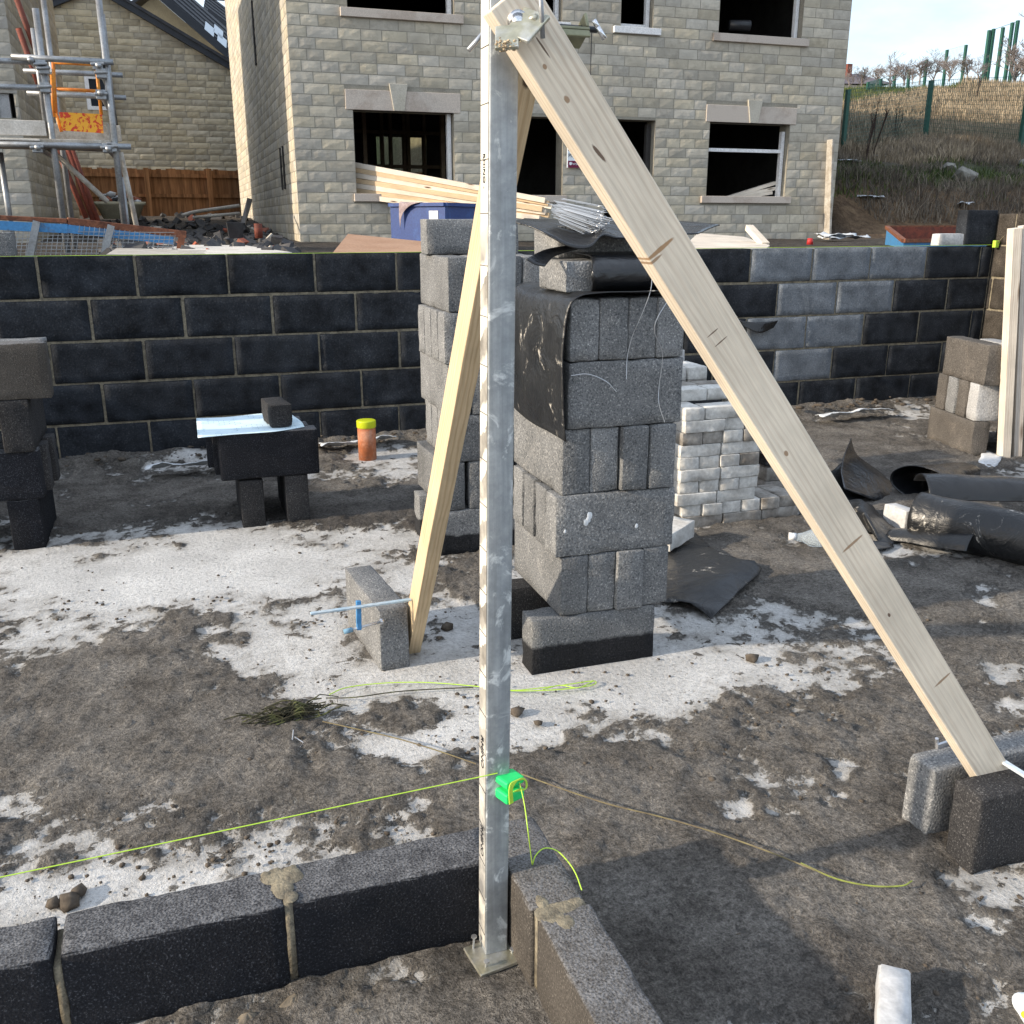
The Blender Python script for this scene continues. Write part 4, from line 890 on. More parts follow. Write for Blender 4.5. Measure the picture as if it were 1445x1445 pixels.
# ------------------------------------------------------------ block table with plan
T = 'of the low block table'
def tblk(x, y, z, mat, label, **k): return span('concrete_block', x, y, z, mat, label, 'concrete block', 'blocks of the low table', **k)
tblk((.18, .28), (4.2, 4.62), (0, .215), M['block_dark'], f'left leg block {T}')
tblk((.375, .475), (4.2, 4.62), (0, .222), M['block_dark'], f'right rough faced leg block {T}')
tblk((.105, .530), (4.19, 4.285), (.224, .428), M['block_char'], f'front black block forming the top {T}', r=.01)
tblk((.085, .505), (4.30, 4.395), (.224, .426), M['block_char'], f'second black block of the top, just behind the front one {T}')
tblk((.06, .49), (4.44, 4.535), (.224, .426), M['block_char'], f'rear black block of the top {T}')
p = oy(395, 604, 4.30); block('concrete_block', (.095, .21, .10), V((p.x-.005, 4.35, .4335)), R(6), M['block_dark'], 'small half block used as paperweight on the plan', 'concrete block')
pl = [[g(279, 618, .435), g(330, 613, .431), g(388, 609, .431), g(430, 602, .431)], [g(278, 603, .437), g(330, 600, .431), g(385, 596, .431), g(424, 594, .431)], [g(277, 590, .44), g(325, 588, .432), g(372, 583, .431), g(405, 580, .431)]]
o = sheet('plan_sheet', pl, M['paper'], th=.0008, wr=.001); tag(o, 'pale blue building plan drawing spread on the block table', 'plan')

# capped pipe
pc = g(519, 648); pr = empty('drain_pipe', pc, 'orange clay coloured drain pipe with lime cap standing by the wall', 'pipe'); s_ = .051
mb = MB(); mb.tube([pc, pc+V((0, 0, .20))], s_, 28); mb.build('pipe_body', M['terracotta'], pr, True)
mb = MB(); mb.tube([pc+V((0, 0, .186)), pc+V((0, 0, .190)), pc+V((0, 0, .224)), pc+V((0, 0, .228))], [s_*1.04, s_*1.07, s_*1.07, s_*1.0], 28); mb.build('cap', M['limeplastic'], pr, True, .002)

# ------------------------------------------------------------ left-edge block stack
LS = 'of the stack at the left edge'
def lblk(x, y, z, mat, label, **k): return span('concrete_block', x, y, z, mat, label, 'concrete block', 'blocks of the left stack', **k)
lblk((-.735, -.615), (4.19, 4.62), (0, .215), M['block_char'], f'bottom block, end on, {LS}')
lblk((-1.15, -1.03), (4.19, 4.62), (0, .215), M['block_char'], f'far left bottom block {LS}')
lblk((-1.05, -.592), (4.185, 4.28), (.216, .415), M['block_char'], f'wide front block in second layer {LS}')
lblk((-1.03, -.575), (4.31, 4.40), (.216, .415), M['block_dark'], f'second row block in second layer {LS}')
lblk((-1.03, -.565), (4.46, 4.55), (.216, .415), M['block_dark'], f'third row block in second layer {LS}')
lblk((-.71, -.60), (4.17, 4.60), (.416, .628), M['block_dark'], f'upright end block below the pale topped one {LS}')
lblk((-1.1, -.98), (4.17, 4.60), (.416, .628), M['block_dark'], f'far left upright end block {LS}')
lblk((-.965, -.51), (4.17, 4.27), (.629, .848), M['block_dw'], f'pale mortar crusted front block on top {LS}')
lblk((-.99, -.545), (4.46, 4.55), (.629, .83), M['block'], f'grey block behind the crusted top block {LS}')

# ------------------------------------------------------------ pale brick pile
BP = 'of the pale brick pile'
def br(x, y, z, mat, label): return span('brick', x, y, z, mat, label, 'brick', 'bricks of the pale pile', r=.003)
bh = .0542; bx = 1.995; sw = .1975; hw2 = .0975; lay = ['bottom', 'second', 'third', 'fourth', 'fifth', 'sixth', 'seventh', 'eighth', 'ninth', 'tenth', 'eleventh', 'twelfth']
rowsB = [['s', 's', 's'], ['h']*6, ['s', 's'], ['h']*4, ['s', 's'], ['h']*4, ['s', 's'], ['h']*4, ['s', 'h', 'h'], ['h', 's', 'h']]
nth = ['first', 'second', 'third', 'fourth', 'fifth', 'sixth']
for r_, row in enumerate(rowsB):
    x = bx+random.uniform(-.008, .004)+(.02 if r_ in (0, 1) else -.012 if r_ in (2, 4, 5, 6) else 0); z = r_*bh
    for k, t in enumerate(row):
        L = sw if t == 's' else hw2; off = random.uniform(-.008, .006)
        mat = M['brick_dirty'] if r_ == 0 or (r_ == 1 and k > 3) else M['brick_pale'] if random.random() < .85 else M['brick_dirty']
        br((x, x+L-.003), (3.555+off, 3.555+off+(.1 if t == 's' else .2)), (z, z+bh-.0015), mat, f'{nth[k]} brick from the left in the {lay[r_]} course {BP}')
        x += L+.002
for r_ in range(10):
    for k in range(2):
        if r_ % 2 == 0: br((bx+.01+k*.2, bx+.2+k*.2), (3.665, 3.76), (r_*bh, r_*bh+bh-.002), M['brick_pale'], f'{["left", "right"][k]} brick of the second row behind the {lay[r_]} course {BP}')
for k in range(2):
    br((bx+k*.2-.01, bx+k*.2+.185), (3.70, 3.80), (10*bh, 11*bh-.002), M['brick_pale'], f'{["left", "right"][k]} long brick in the set back eleventh course {BP}')
    br((bx+.02+k*.2-.01, bx+.02+k*.2+.185), (3.805, 3.90), (10*bh, 11*bh-.002), M['brick_dirty'], f'{["left", "right"][k]} brick behind the set back eleventh course {BP}')
for k in range(3): br((bx-.01+k*.11, bx-.01+k*.11+.1), (3.92, 4.12), (11*bh, 12*bh+.005), M['brick_pale'], f'{nth[k]} white topped brick end at the top back {BP}')
for k in range(3): br((bx-.01+k*.11, bx-.01+k*.11+.1), (4.14, 4.34), (12*bh, 13*bh), M['brick_white'], f'{nth[k]} brick in the highest row at the back {BP}')
for k in range(3): br((bx-.01+k*.11, bx-.01+k*.11+.1), (3.92, 4.34), (10*bh, 11*bh-.001), M['brick_dirty'], f'{nth[k]} supporting brick under the top back bricks {BP}')
for k, (px, py, zz) in enumerate([(1080, 692, .08), (1094, 690, .08), (1080, 655, .16), (1100, 660, .16), (1076, 640, .22)]):
    p = oy(px, py, 3.85); br((p.x, p.x+.11), (3.85, 4.05), (zz+.01, zz+.075), [M['brick_dirty'], M['block_dark'], M['block_dark'], M['block_dark'], M['block']][k], f'{nth[k]} dark brick in the rear right corner {BP}')
for k in range(2):
    p = oy(1080, 692, 3.85); br((p.x+k*.12, p.x+.118+k*.12), (3.85, 4.05), (0, .088), M['brick_dirty'], f'{["left", "right"][k]} dirty base brick in the rear right corner {BP}')

# ------------------------------------------------------------ sheet on the slab right of the stack, with white brick on it
rows = [[g(935, 748, .01), g(955, 742, .02), g(985, 757, .02), g(1005, 775, .03)], [g(935, 785, .012), g(965, 785, .03), g(1010, 785, .035), g(1035, 786, .04)], [g(935, 820, .012), g(975, 822, .04), g(1020, 812, .06), g(1074, 803, .035)], [g(935, 850, .010), g(968, 850, .035), g(990, 862, .025), g(1004, 874, .012)]]
memb('membrane_sheet', rows, 'black sheet scrap with torn curled corner on slab right of central stack', wr=.006, ragged=.008)
p = g(962, 772, .02); block('white_brick', (.10, .2, .075), p+V((-.03, .03, .015)), R(-58), M['brick_pale'], 'pale brick weighing down the black sheet beside central stack', 'brick', rx=R(4))

# ------------------------------------------------------------ membrane heap at right
G_ = g
rows = [[G_(1200, 617, .0)*0+oy(1201, 618, 4.05), oy(1190, 645, 3.95), oy(1187, 668, 3.75), oy(1190, 690, 3.6)],
        [oy(1203, 630, 4.1), oy(1200, 648, 4.0), oy(1203, 670, 3.8), oy(1215, 698, 3.6)],
        [oy(1207, 640, 4.15), oy(1222, 655, 4.05), oy(1232, 675, 3.82), oy(1240, 706, 3.62)],
        [oy(1210, 646, 4.2), oy(1250, 672, 4.05), oy(1275, 690, 3.85), oy(1300, 707, 3.66)]]
memb('membrane_sheet', rows, 'black sheet with a tall pointed corner sticking up in the right heap', M['membrane_clean'], wr=.006)
rows = [[oy(1165, 668, 3.72), oy(1175, 664, 3.9), oy(1190, 652, 4.05)], [oy(1175, 690, 3.62), oy(1190, 684, 3.75), oy(1205, 672, 3.9)], [oy(1185, 704, 3.55), oy(1205, 705, 3.6), oy(1230, 700, 3.7)]]
memb('membrane_sheet', rows, 'low black flap left of the pointed sheet in the right heap', M['membrane_clean'], wr=.006)
# open loop roll
def roll(c0, c1, r0, r1, a0, a1, flat=.6, n=9, m=5):
    c0, c1 = V(c0), V(c1); ax = (c1-c0).normalized(); sd_ = V((0, 0, 1)).cross(ax).normalized(); up = V((0, 0, 1)); rows = []
    for i in range(m):
        t = i/(m-1); c = c0.lerp(c1, t); r_ = r0+(r1-r0)*t
        rows.append([c+sd_*math.cos(R(a0+(a1-a0)*k/(n-1)))*r_+up*math.sin(R(a0+(a1-a0)*k/(n-1)))*r_*flat for k in range(n)])
    return rows
c0 = g(1300, 707, 0)+V((0, .02, .085)); c1 = g(1388, 690, 0)+V((.02, .15, .06))
memb('membrane_roll', roll(c0, c1, .155, .075, 200, -155, .52), 'black sheet rolled into a wide open loop in the right heap', M['membrane_clean'], wr=.006, th=.004)
c0 = g(1300, 765, 0)+V((0, .04, .105)); c1 = g(1490, 805, 0)+V((0, .02, .09))
memb('membrane_roll', roll(c0, c1, .105, .115, -80, 250, .95), 'long black roll smeared white with mortar at the right edge', wr=.006, th=.004)
c0 = g(1318, 745, 0)+V((.03, .14, .10)); c1 = g(1470, 745, 0)+V((.03, .1, .10))
memb('membrane_roll', roll(c0, c1, .12, .11, 30, 170, .9), 'smooth black sheet lying behind the smeared roll at right', M['membrane_clean'], wr=.005, th=.004)
c0 = g(1255, 762, 0)+V((0, 0, .012)); c1 = g(1372, 788, 0)+V((0, 0, .045))
memb('membrane_roll', roll(c0, c1, .05, .085, 5, 175, .75), 'shallow curved black strip in front of the smeared roll', wr=.005, th=.004)
rows = [[g(1190, 708, .06), g(1215, 705, .09), g(1240, 722, .06), g(1262, 745, .03)], [g(1200, 725, .05), g(1222, 728, .10), g(1245, 745, .05), g(1262, 760, .02)], [g(1215, 745, .02), g(1232, 752, .04), g(1245, 770, .02), g(1252, 775, .012)]]
memb('membrane_sheet', rows, 'crumpled mortar splashed black strip left of the small white brick', wr=.02, ragged=.008)
rows = [[g(1205, 765, .01), g(1225, 762, .035), g(1255, 765, .02)], [g(1215, 775, .01), g(1235, 775, .03), g(1262, 772, .012)]]
memb('membrane_sheet', rows, 'small black scrap lying right of the plastic bottle', wr=.006)
p = g(1277, 757, 0); block('white_brick', (.062, .13, .112), V((p.x+.02, p.y+.07, 0)), R(4), M['brick_white'], 'white brick standing amid the black rolls at right', 'brick')
# bottle
p, q = g(1116, 757, .045), g(1222, 764, .045); bt = empty('plastic_bottle', (p+q)/2, 'crushed clear plastic water bottle lying behind the right brace', 'bottle'); L = (q-p).length
def lathe_pts(ts): return [p.lerp(q, t) for t, r_ in ts], [r_ for t, r_ in ts]
a, b = lathe_pts([(.0, .014), (.1, .014), (.16, .018), (.27, .038), (.36, .043), (.45, .036), (.52, .043), (.62, .036), (.75, .042), (.9, .042), (.98, .036), (1., .02)])
mb = MB(); mb.tube(a, b, 18); o = mb.build('bottle_body', M['bottle'], bt, True)
for v in o.data.vertices: v.co += noise.noise_vector(v.co*25)*.007
mb = MB(); mb.tube([p-(q-p)*.03, p+(q-p)*.07], .0165, 16); mb.build('bottle_cap', M['white'], bt, True)

# white brick bottom right, and the yellow level end
p = g(1262, 1364, .0)
block('white_brick', (.052, .24, .062), V((.998, .985, 0)), R(-40), M['brick_white'], 'white brick lying end on at the bottom edge of the photo', 'brick')
lv = empty('spirit_level', g(1452, 1425), 'pale tool end with a yellow vial at the bottom right corner', 'level')
p = g(1478, 1452, .02); mb = MB(); mb.box(p, (.06, .14, .03), Matrix.Rotation(R(-20), 3, 'Z')); mb.build('level_body', M['signwhite'], lv, bevel=.012)
mb = MB(); mb.tube([g(1446, 1432, .034), g(1446, 1432, .038)], .006, 12); mb.build('vial', M['limeplastic'], lv)

# ------------------------------------------------------------ blocks and planks at the right rear
RS = 'of the stack in the right corner'
def kblk(dims, loc, rz, mat, label, **k): return block('concrete_block', dims, loc, rz, mat, label, 'concrete block', 'blocks of the right corner stack', **k)
fr = g(1368, 645); bk = g(1297, 614); dv = (bk-fr); dv.z = 0; ang = math.atan2(dv.y, dv.x); dn = dv.normalized(); rt = V((dn.y, -dn.x, 0))
kblk((.5, .10, .205), fr+dn*.25+rt*.05, ang, M['block_mid'], f'brown bottom block {RS}')
kblk((.5, .10, .205), fr+dn*.25+rt*.50, ang, M['block_mid'], f'hidden right bottom block {RS}')
for k, (m_2, lab) in enumerate([('block_pale', 'pale grey front block'), ('block_mid', 'brown narrow block end'), ('block_pale2', 'pale edged block end'), ('block_mid', 'rearmost stained block end')]):
    kblk((.46, .098, .21), fr+dn*(.06+k*.118)+rt*.235+V((0, 0, .206)), ang-math.pi/2, M.get(m_2, M['block']), f'{lab} in middle layer {RS}')
kblk((.46, .105, .225), fr+dn*.20+rt*.06+V((0, 0, .417)), ang, M['block_mid'], f'large brown block tilted across the top {RS}')
kblk((.46, .10, .2), fr+dn*.26+rt*.30+V((0, 0, .417)), ang, M['block_pale'], f'pale block behind the planks on top {RS}')
kblk((.1, .44, .2), fr+dn*.1+rt*.72+V((0, 0, .206)), ang, M['block'], f'far right grey block beyond the planks {RS}')
kblk((.1, .44, .2), fr+dn*.1+rt*.72, ang, M['block'], f'far right bottom block beyond the planks {RS}')
for k, (bx_, by_, tx, ty, w_) in enumerate([(1416, 647, 1432, 322, .075), (1433, 646, 1446, 318, .06), (1447, 645, 1462, 320, .075)]):
    a = g(bx_, by_); t = oy(tx, ty, a.y+.02); o = timber('timber_plank', a, t, .05, w_*.8, M['pine_grey'] if k else M['pine'], up=(.25, 1, 0), seg=10)
    tag(o, ['upright pine plank with bright lit edge against the right wall', 'upright weathered plank in the middle of the leaning three', 'upright plank cut off by the right edge of photo'][k], 'plank')
rows = [[g(1380, 653, .012), g(1403, 662, .012)], [g(1384, 644, .02), g(1409, 654, .02)], [g(1386, 634, .015), g(1414, 644, .02)]]
tag(sheet('plastic_bag', rows, M['litter'], wr=.008, n=5, ragged=.006), 'crumpled white plastic scrap beside the right corner blocks', 'bag')
p = g(1296, 580, .0); 
tag(sheet('membrane_sheet', [[oy(1043, 452, 5.63), oy(1070, 455, 5.6), oy(1098, 452, 5.62)], [oy(1048, 460, 5.62), oy(1072, 470, 5.58), oy(1092, 462, 5.62)]], M['membrane_clean'], n=6, wr=.002), 'small grey plastic flap sticking out of the back wall', 'plastic sheet')

# ------------------------------------------------------------ stone houses
def stones(mb, place, x0, x1, z0, z1, holes, ch, lmin, lmax, base, var, seed, inside=None, relief=.0085):
    rs = random.Random(seed); c = 0; z = z0
    if mb.tint is None: mb.tint = []
    while z < z1-.02:
        zc = z+ch/2; iv_ = [(x0, x1)]
        for (a, b, za, zb) in holes:
            if za < zc < zb:
                nw = []
                for (p, q) in iv_:
                    if b <= p or a >= q: nw.append((p, q)); continue
                    if a > p: nw.append((p, a))
                    if b < q: nw.append((b, q))
                iv_ = nw
        for (p, q) in iv_:
            x = p; first = True
            while x < q-.01:
                L = rs.uniform(lmin, lmax)*(.55 if first and c % 2 else 1); first = False
                if q-x-L < lmin*.45: L = q-x
                if inside is None or inside(x+L/2, zc):
                    nx, nz = max(3, int(L/.075)), 3; g0 = .005; vs = []
                    s = rs.random()*100
                    for j in range(nz+1):
                        for i in range(nx+1):
                            u = x+g0+(L-2*g0)*i/nx; w_ = z+g0+(ch-2*g0)*j/nz
                            edge = (i in (0, nx)) or (j in (0, nz)); d = .002 if edge else relief*(.55+.9*abs(noise.noise(V((u*7, w_*9, s)))))
                            vs.append(place(u, w_, d))
                    mb.add(vs, [(j*(nx+1)+i, j*(nx+1)+i+1, (j+1)*(nx+1)+i+1, (j+1)*(nx+1)+i) for j in range(nz) for i in range(nx)])
                    t = rs.uniform(1-var, 1+var); k = rs.random(); cl_ = [base[0]*t*(1+.06*(k-.5)), base[1]*t*(1+.01*(k-.5)), base[2]*t*(1-.12*(k-.5)), 1]
                    mb.tint += [cl_]*len(vs)
                x += L
        z += ch; c += 1
def panel(mb, place, x0, x1, z0, z1, holes, th=.25, inside=None):
    xs_ = sorted({x0, x1}|{h[i] for h in holes for i in (0, 1) if x0 < h[i] < x1}); zs_ = sorted({z0, z1}|{h[i] for h in holes for i in (2, 3) if z0 < h[i] < z1})
    for i in range(len(xs_)-1):
        for j in range(len(zs_)-1):
            xm, zm = (xs_[i]+xs_[i+1])/2, (zs_[j]+zs_[j+1])/2
            if any(h[0] < xm < h[1] and h[2] < zm < h[3] for h in holes): continue
            for d in (0., -th):
                vs = [place(xs_[i], zs_[j], d), place(xs_[i+1], zs_[j], d), place(xs_[i+1], zs_[j+1], d), place(xs_[i], zs_[j+1], d)]; mb.add(vs, [(0, 1, 2, 3) if d == 0 else (3, 2, 1, 0)])
    for (a, b, za, zb) in holes:
        for (p, q) in (((a, za), (b, za)), ((b, za), (b, zb)), ((b, zb), (a, zb)), ((a, zb), (a, za))):
            mb.add([place(*p, 0), place(*q, 0), place(*q, -th), place(*p, -th)], [(0, 1, 2, 3)])
HY = 14.0; HX0 = oy(425, 345, HY).x; HX1 = oy(1184, 200, HY).x; HYB = 25.6; HZ0 = .82; HZ1 = 6.3
def R4(x0, y0, x1, y1): a, b = oy(x0, y0, HY), oy(x1, y1, HY); return (a.x, b.x, b.z, a.z)
W1 = R4(498, 155, 642, 284); zA, zB = 1.66, 2.745; W1 = (W1[0], W1[1], zA, zB)
W2 = (oy(682, 160, HY).x, oy(795, 165, HY).x, zA, 2.74); D1 = (oy(856, 170, HY).x, oy(925, 170, HY).x, 1.05, 2.745)
W3 = (oy(1002, 175, HY).x, oy(1115, 175, HY).x, 1.67, 2.755)
zS = 3.995; zT2 = 5.15
U1 = (oy(490, 12, HY).x, oy(641, 20, HY).x, zS, zT2); U2 = (oy(745, 20, HY).x, oy(793, 25, HY).x, zS, zT2); U3 = (oy(876, 35, HY).x, oy(921, 40, HY).x, zS, zT2); U4 = (oy(1014, 45, HY).x, oy(1131, 50, HY).x, zS, zT2)
holes = [W1, W2, D1, W3, U1, U2, U3, U4]
lint = [(W1[0]-.10, W1[1]+.10, 2.745, 3.03), (W3[0]-.08, W3[1]+.10, 2.755, 3.03)]; sills = [(W1[0]-.04, W1[1]+.1, 1.555, 1.66), (W2[0]-.06, W2[1]+.06, 1.555, 1.66), (W3[0]-.10, W3[1]+.10, 1.565, 1.67)]+[(u[0]-.10, u[1]+.12, zS-.11, zS) for u in (U1, U4)]+[(u[0]-.12, u[1]+.12, zS-.09, zS) for u in (U2, U3)]
hs = empty('stone_house', ((HX0+HX1)/2, HY, HZ0), 'unfinished two storey stone house with empty window openings behind the site', 'house')
STONE = (.49, .445, .36)
mb = MB(); panel(mb, lambda u, z, d: V((u, HY-d, z)), HX0, HX1, HZ0, HZ1, holes, .28)
sideh = [(oy(0, 0, 1).x*0+15.35, 15.47, 1.75, 2.35), (15.72, 15.84, 1.75, 2.35), (18.6, 18.8, 3.9, 4.9)]
panel(mb, lambda u, z, d: V((HX0-d, HYB+HY-u if 0 else u, z)), HY, HYB, HZ0, HZ1, [], .28)
mb.build('wall', M['joint'], hs)
mb = MB(); stones(mb, lambda u, z, d: V((u, HY-d, z)), HX0-.012, HX1, HZ0+.02, HZ1, holes+lint+sills, .1385, .22, .42, STONE, .17, 5)
stones(mb, lambda u, z, d: V((HX0-d, u, z)), HY, HYB, HZ0+.02, HZ1, [], .1385, .22, .42, STONE, .17, 6)
mb.build('stone_facing', M['stone'], hs)
mb = MB()
mb.box2((HX1-.28, HY+.28, HZ0), (HX1-.002, HYB, HZ1)); bo = [(oy(525, 200, HYB).x, oy(610, 200, HYB).x, 1.5, 3.2)]
panel(mb, lambda u, z, d: V((u, HYB-.01+d, z)), HX0+.02, HX1-.3, HZ0, HZ1, [(oy(528, 200, HYB).x, oy(604, 200, HYB).x, 1.7, 3.45)], .25)
mb.box2((HX0+.29, HY+.29, 1.0), (HX1-.3, HYB-.3, 1.05)); mb.box2((HX0+.29, HY+.29, 3.3), (HX1-.3, HYB-.3, 3.55)); mb.box2((HX0+.29, HY+.29, 5.4), (HX1-.3, HYB-.3, 5.5))
yp = 19.0; po = [(oy(528, 200, yp).x, oy(603, 200, yp).x, 1.55, 2.95)]
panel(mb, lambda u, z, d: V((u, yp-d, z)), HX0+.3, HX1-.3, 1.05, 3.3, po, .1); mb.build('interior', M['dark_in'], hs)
for px in (538, 550, 569, 575, 597): x = oy(px, 200, yp-.4).x; mb = MB(); mb.box2((x-.03, yp-.5, 1.05), (x+.03, yp-.4, 3.3)); mb.build('stud', M['stud'], hs)
for px in (515, 625): x = oy(px, 200, 16).x; mb = MB(); mb.box2((x-.03, 16, 1.05), (x+.03, 16.1, 3.3)); mb.build('stud', M['stud'], hs)
for py in (187, 235): p = oy(560, py, yp-.52); mb = MB(); mb.box2((po[0][0]-.6, yp-.55, p.z-.03), (po[0][1]+.9, yp-.505, p.z+.03)); mb.build('stud_rail', M['stud'], hs)
# ridge roof over the house
mb = MB(); xm = (HX0+HX1)/2; xr, ym = (HX0-.3, HX1+.3), (HY+HYB)/2
for s_ in (-1, 1):
    y_e = HY-.35 if s_ < 0 else HYB+.35; vs = [V((xr[0], y_e, HZ1-.05)), V((xr[1], y_e, HZ1-.05)), V((xr[1], ym, HZ1+3.6)), V((xr[0], ym, HZ1+3.6))]
    vs += [v+V((0, 0, .15)) for v in vs]; mb.add(vs, [(0, 1, 2, 3), (7, 6, 5, 4), (0, 4, 5, 1), (1, 5, 6, 2), (2, 6, 7, 3), (3, 7, 4, 0)])
mb.build('roof', M['tile'], hs)
for (a, b, za, zb), kx in zip(lint, (.455, .52)):
    mb = MB(); kc = a+(b-a)*kx; mb.box2((a, HY-.018, za), (kc-.07, HY+.1, zb-.03)); mb.box2((kc+.07, HY-.018, za), (b, HY+.1, zb-.03)); l_ = mb.build('lintel', M['lintel'], hs, bevel=.006)
    mb = MB(); vs = [V((kc+sx_*w2, HY-.035+dy, z)) for dy in (0, .12) for (sx_, w2, z) in ((-1, .075, za), (1, .075, za), (1, .13, zb+.06), (-1, .13, zb+.06))]
    mb.add(vs, [(0, 1, 2, 3), (7, 6, 5, 4), (0, 4, 5, 1), (1, 5, 6, 2), (2, 6, 7, 3), (3, 7, 4, 0)]); k_ = mb.build('keystone', M['keystone'], hs, bevel=.006)
for i, (a, b, za, zb) in enumerate(sills):
    mb = MB(); mb.box2((a, HY-.05, za), (b, HY+.15, zb)); mb.build('window_sill', M['lintel'] if i not in (5, 6) else M['white'], hs, bevel=.006)
for i, (a, b, za, zb) in enumerate([W1, W3, U1, U2, U3, U4]):
    mb = MB(); mb.box2((b-.07, HY+.10, za), (b-.012, HY+.17, zb-(.1 if i == 1 else 0)))
    if i == 1: mb.box2((a, HY+.1, zb-.42), (b-.071, HY+.16, zb-.37))
    if i in (4,): mb.box2((a+.02, HY+.1, za), (b-.075, HY+.16, za+.06))
    mb.build('window_frame', M['white'], hs)
mb = MB(); mb.box2((D1[1]-.08, HY+.12, 1.05), (D1[1]-.01, HY+.2, 2.7)); mb.build('door_frame', M['dark_in'], hs)
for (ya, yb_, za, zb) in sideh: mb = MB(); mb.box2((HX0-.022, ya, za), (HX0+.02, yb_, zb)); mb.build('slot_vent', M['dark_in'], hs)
# rebated dark skirting slot at the door foot and site sign
a, b = oy(801, 200, HY-.05), oy(827, 237, HY-.05); sgw = (oy(827, 218, HY-.05).x-a.x); sx0 = a.x; sz0, sz1 = b.z, a.z
sg = empty('plot_sign', V((sx0+sgw*.5, HY-.04, sz0)), 'maroon and white plot number sign on the house wall between openings', 'sign')
mb = MB(); mb.box2((sx0, HY-.05, sz0), (sx0+sgw, HY-.03, sz1)); mb.build('sign_board', M['signwhite'], sg)
hh = sz1-sz0; mb = MB(); mb.box2((sx0+.012, HY-.054, sz0+hh*.66), (sx0+sgw-.004, HY-.051, sz1-.01)); mb.box2((sx0+.012, HY-.054, sz0), (sx0+sgw-.004, HY-.051, sz0+hh*.27)); mb.build('sign_band', M['maroon'], sg)
fx = lambda x, z: axes((1, 0, 0), (0, 0, 1), (0, -1, 0), (x, HY-.056, z))
text_mesh('sign_text', 'PLOT 14', .07, M['ink'], fx(sx0+sgw*.48, sz0+hh*.47), sg); text_mesh('sign_text', 'POWER', .075, M['signwhite'], fx(sx0+sgw*.5, sz0+hh*.80), sg); text_mesh('sign_text', 'Persimmon', .05, M['signwhite'], fx(sx0+sgw*.58, sz0+hh*.15), sg)
mb = MB(); p = V((sx0+sgw*.17, HY-.056, sz0+hh*.16)); mb.tube([p, p-V((0, .002, 0))], .022, 14); mb.build('sign_logo', M['signwhite'], sg)
# cable on the facade, plank at the corner
mb = MB(); p = [oy(835, 45, HY-.03), oy(834, 80, HY-.03), oy(833, 130, HY-.03)]; mb.tube(p, .006, 5); tag(mb.build('cable', M['gutterblack'], None, loc=p[1]), 'thin dark cable hanging down the house front', 'cable')
o = timber('timber_plank', oy(1166, 352, HY-.08), oy(1171, 197, HY-.05), .19, .04, M['pine_grey'], up=(1, 0, 0)); 
o.data.materials[0] = M['plank_old']; tag(o, 'tall weathered plank standing against the right corner of the stone house', 'plank')
p = oy(1053, 43, HY); rl = empty('roofing_roll', p, 'dark rolled felt lying on the upper right window sill', 'roll')
mb = MB(); mb.tube([p+V((-.25, .08, .07)), p+V((.06, .0, .07))], .075, 18); mb.build('roll_body', M['gutterblack'], rl, True); mb = MB(); mb.tube([p+V((.058, .0, .07)), p+V((.063, -.001, .07))], .04, 14); mb.build('roll_core', M['steel'], rl)
for k, (p0, p1) in enumerate([((1020, 281), (1094, 258)), ((1032, 278), (1093, 266)), ((1040, 280), (1088, 272))]):
    o = timber('timber_offcut', oy(*p0, HY+.25), oy(*p1, HY+.22), .10, .05, M['pine']); tag(o, ['upper plank offcut leaning inside the right ground floor window', 'middle plank offcut inside the right ground floor window', 'lowest plank offcut on the right ground floor sill'][k], 'timber')

# batten bundle out of the window
nm_ = ['top', 'second', 'third', 'fourth', 'fifth', 'sixth', 'lowest']
for i in range(7):
    for j in range(2):
        t = i/6
        a = oy(482, 229+t*45, HY+.42)+V((0, j*.065, 0)); b = oy(770+6*(i % 3)-8*t, 283+t*25, 12.3)+V((0, j*.065, j*.004))
        o = timber('roof_batten', a, b, .062, .066-.004*(i % 2), M['pine_yellow'] if (i+j) % 2 else M['pine'], seg=4)
        tag(o, f'{nm_[i]} batten of the {["front", "rear"][j]} layer in the bundle poking out of window', 'batten', 'battens poking out of the house window')
# blue site box
bx0 = oy(551, 290, 10.2); bx1 = oy(637, 300, 9.8)
sb = empty('site_box', V((2.6, 10, .9)), 'battered navy blue steel site box below the timber bundle', 'site box')
c1_ = oy(551, 334, 10.4); c2_ = oy(628, 296, 9.9); zt_ = oy(560, 288, 10.4).z
fp = [V((oy(551, 300, 10.4).x, 10.4, 0)), V((oy(628, 300, 9.8).x, 9.8, 0)), V((oy(690, 300, 10.8).x, 10.8, 0)), V((oy(620, 300, 11.6).x, 11.6, 0))]
mb = MB(); lo, hi = .92, zt_-.02
vs = [V((p.x, p.y, lo)) for p in fp]+[V((p.x, p.y, hi)) for p in fp]; mb.add(vs, [(0, 1, 5, 4), (1, 2, 6, 5), (2, 3, 7, 6), (3, 0, 4, 7), (0, 3, 2, 1)]); mb.build('box_body', M['navy'], sb)
mb = MB()
for k in range(4):
    a, b = fp[k].copy(), fp[(k+1) % 4].copy(); a.z = b.z = hi+.012; mb.bar(a, b, .05, .035)
mb.build('rim', M['navy'], sb)
mb = MB(); a, b = fp[0].lerp(fp[1], .72), fp[0].lerp(fp[1], .88); nrm = V((fp[1].y-fp[0].y, -(fp[1].x-fp[0].x), 0)).normalized()*.006
vs = [V((a.x, a.y, hi-.05))+nrm, V((b.x, b.y, hi-.05))+nrm, V((b.x, b.y, hi-.18))+nrm, V((a.x, a.y, hi-.18))+nrm]; mb.add(vs, [(3, 2, 1, 0)]); mb.build('paper_label', M['white'], sb)
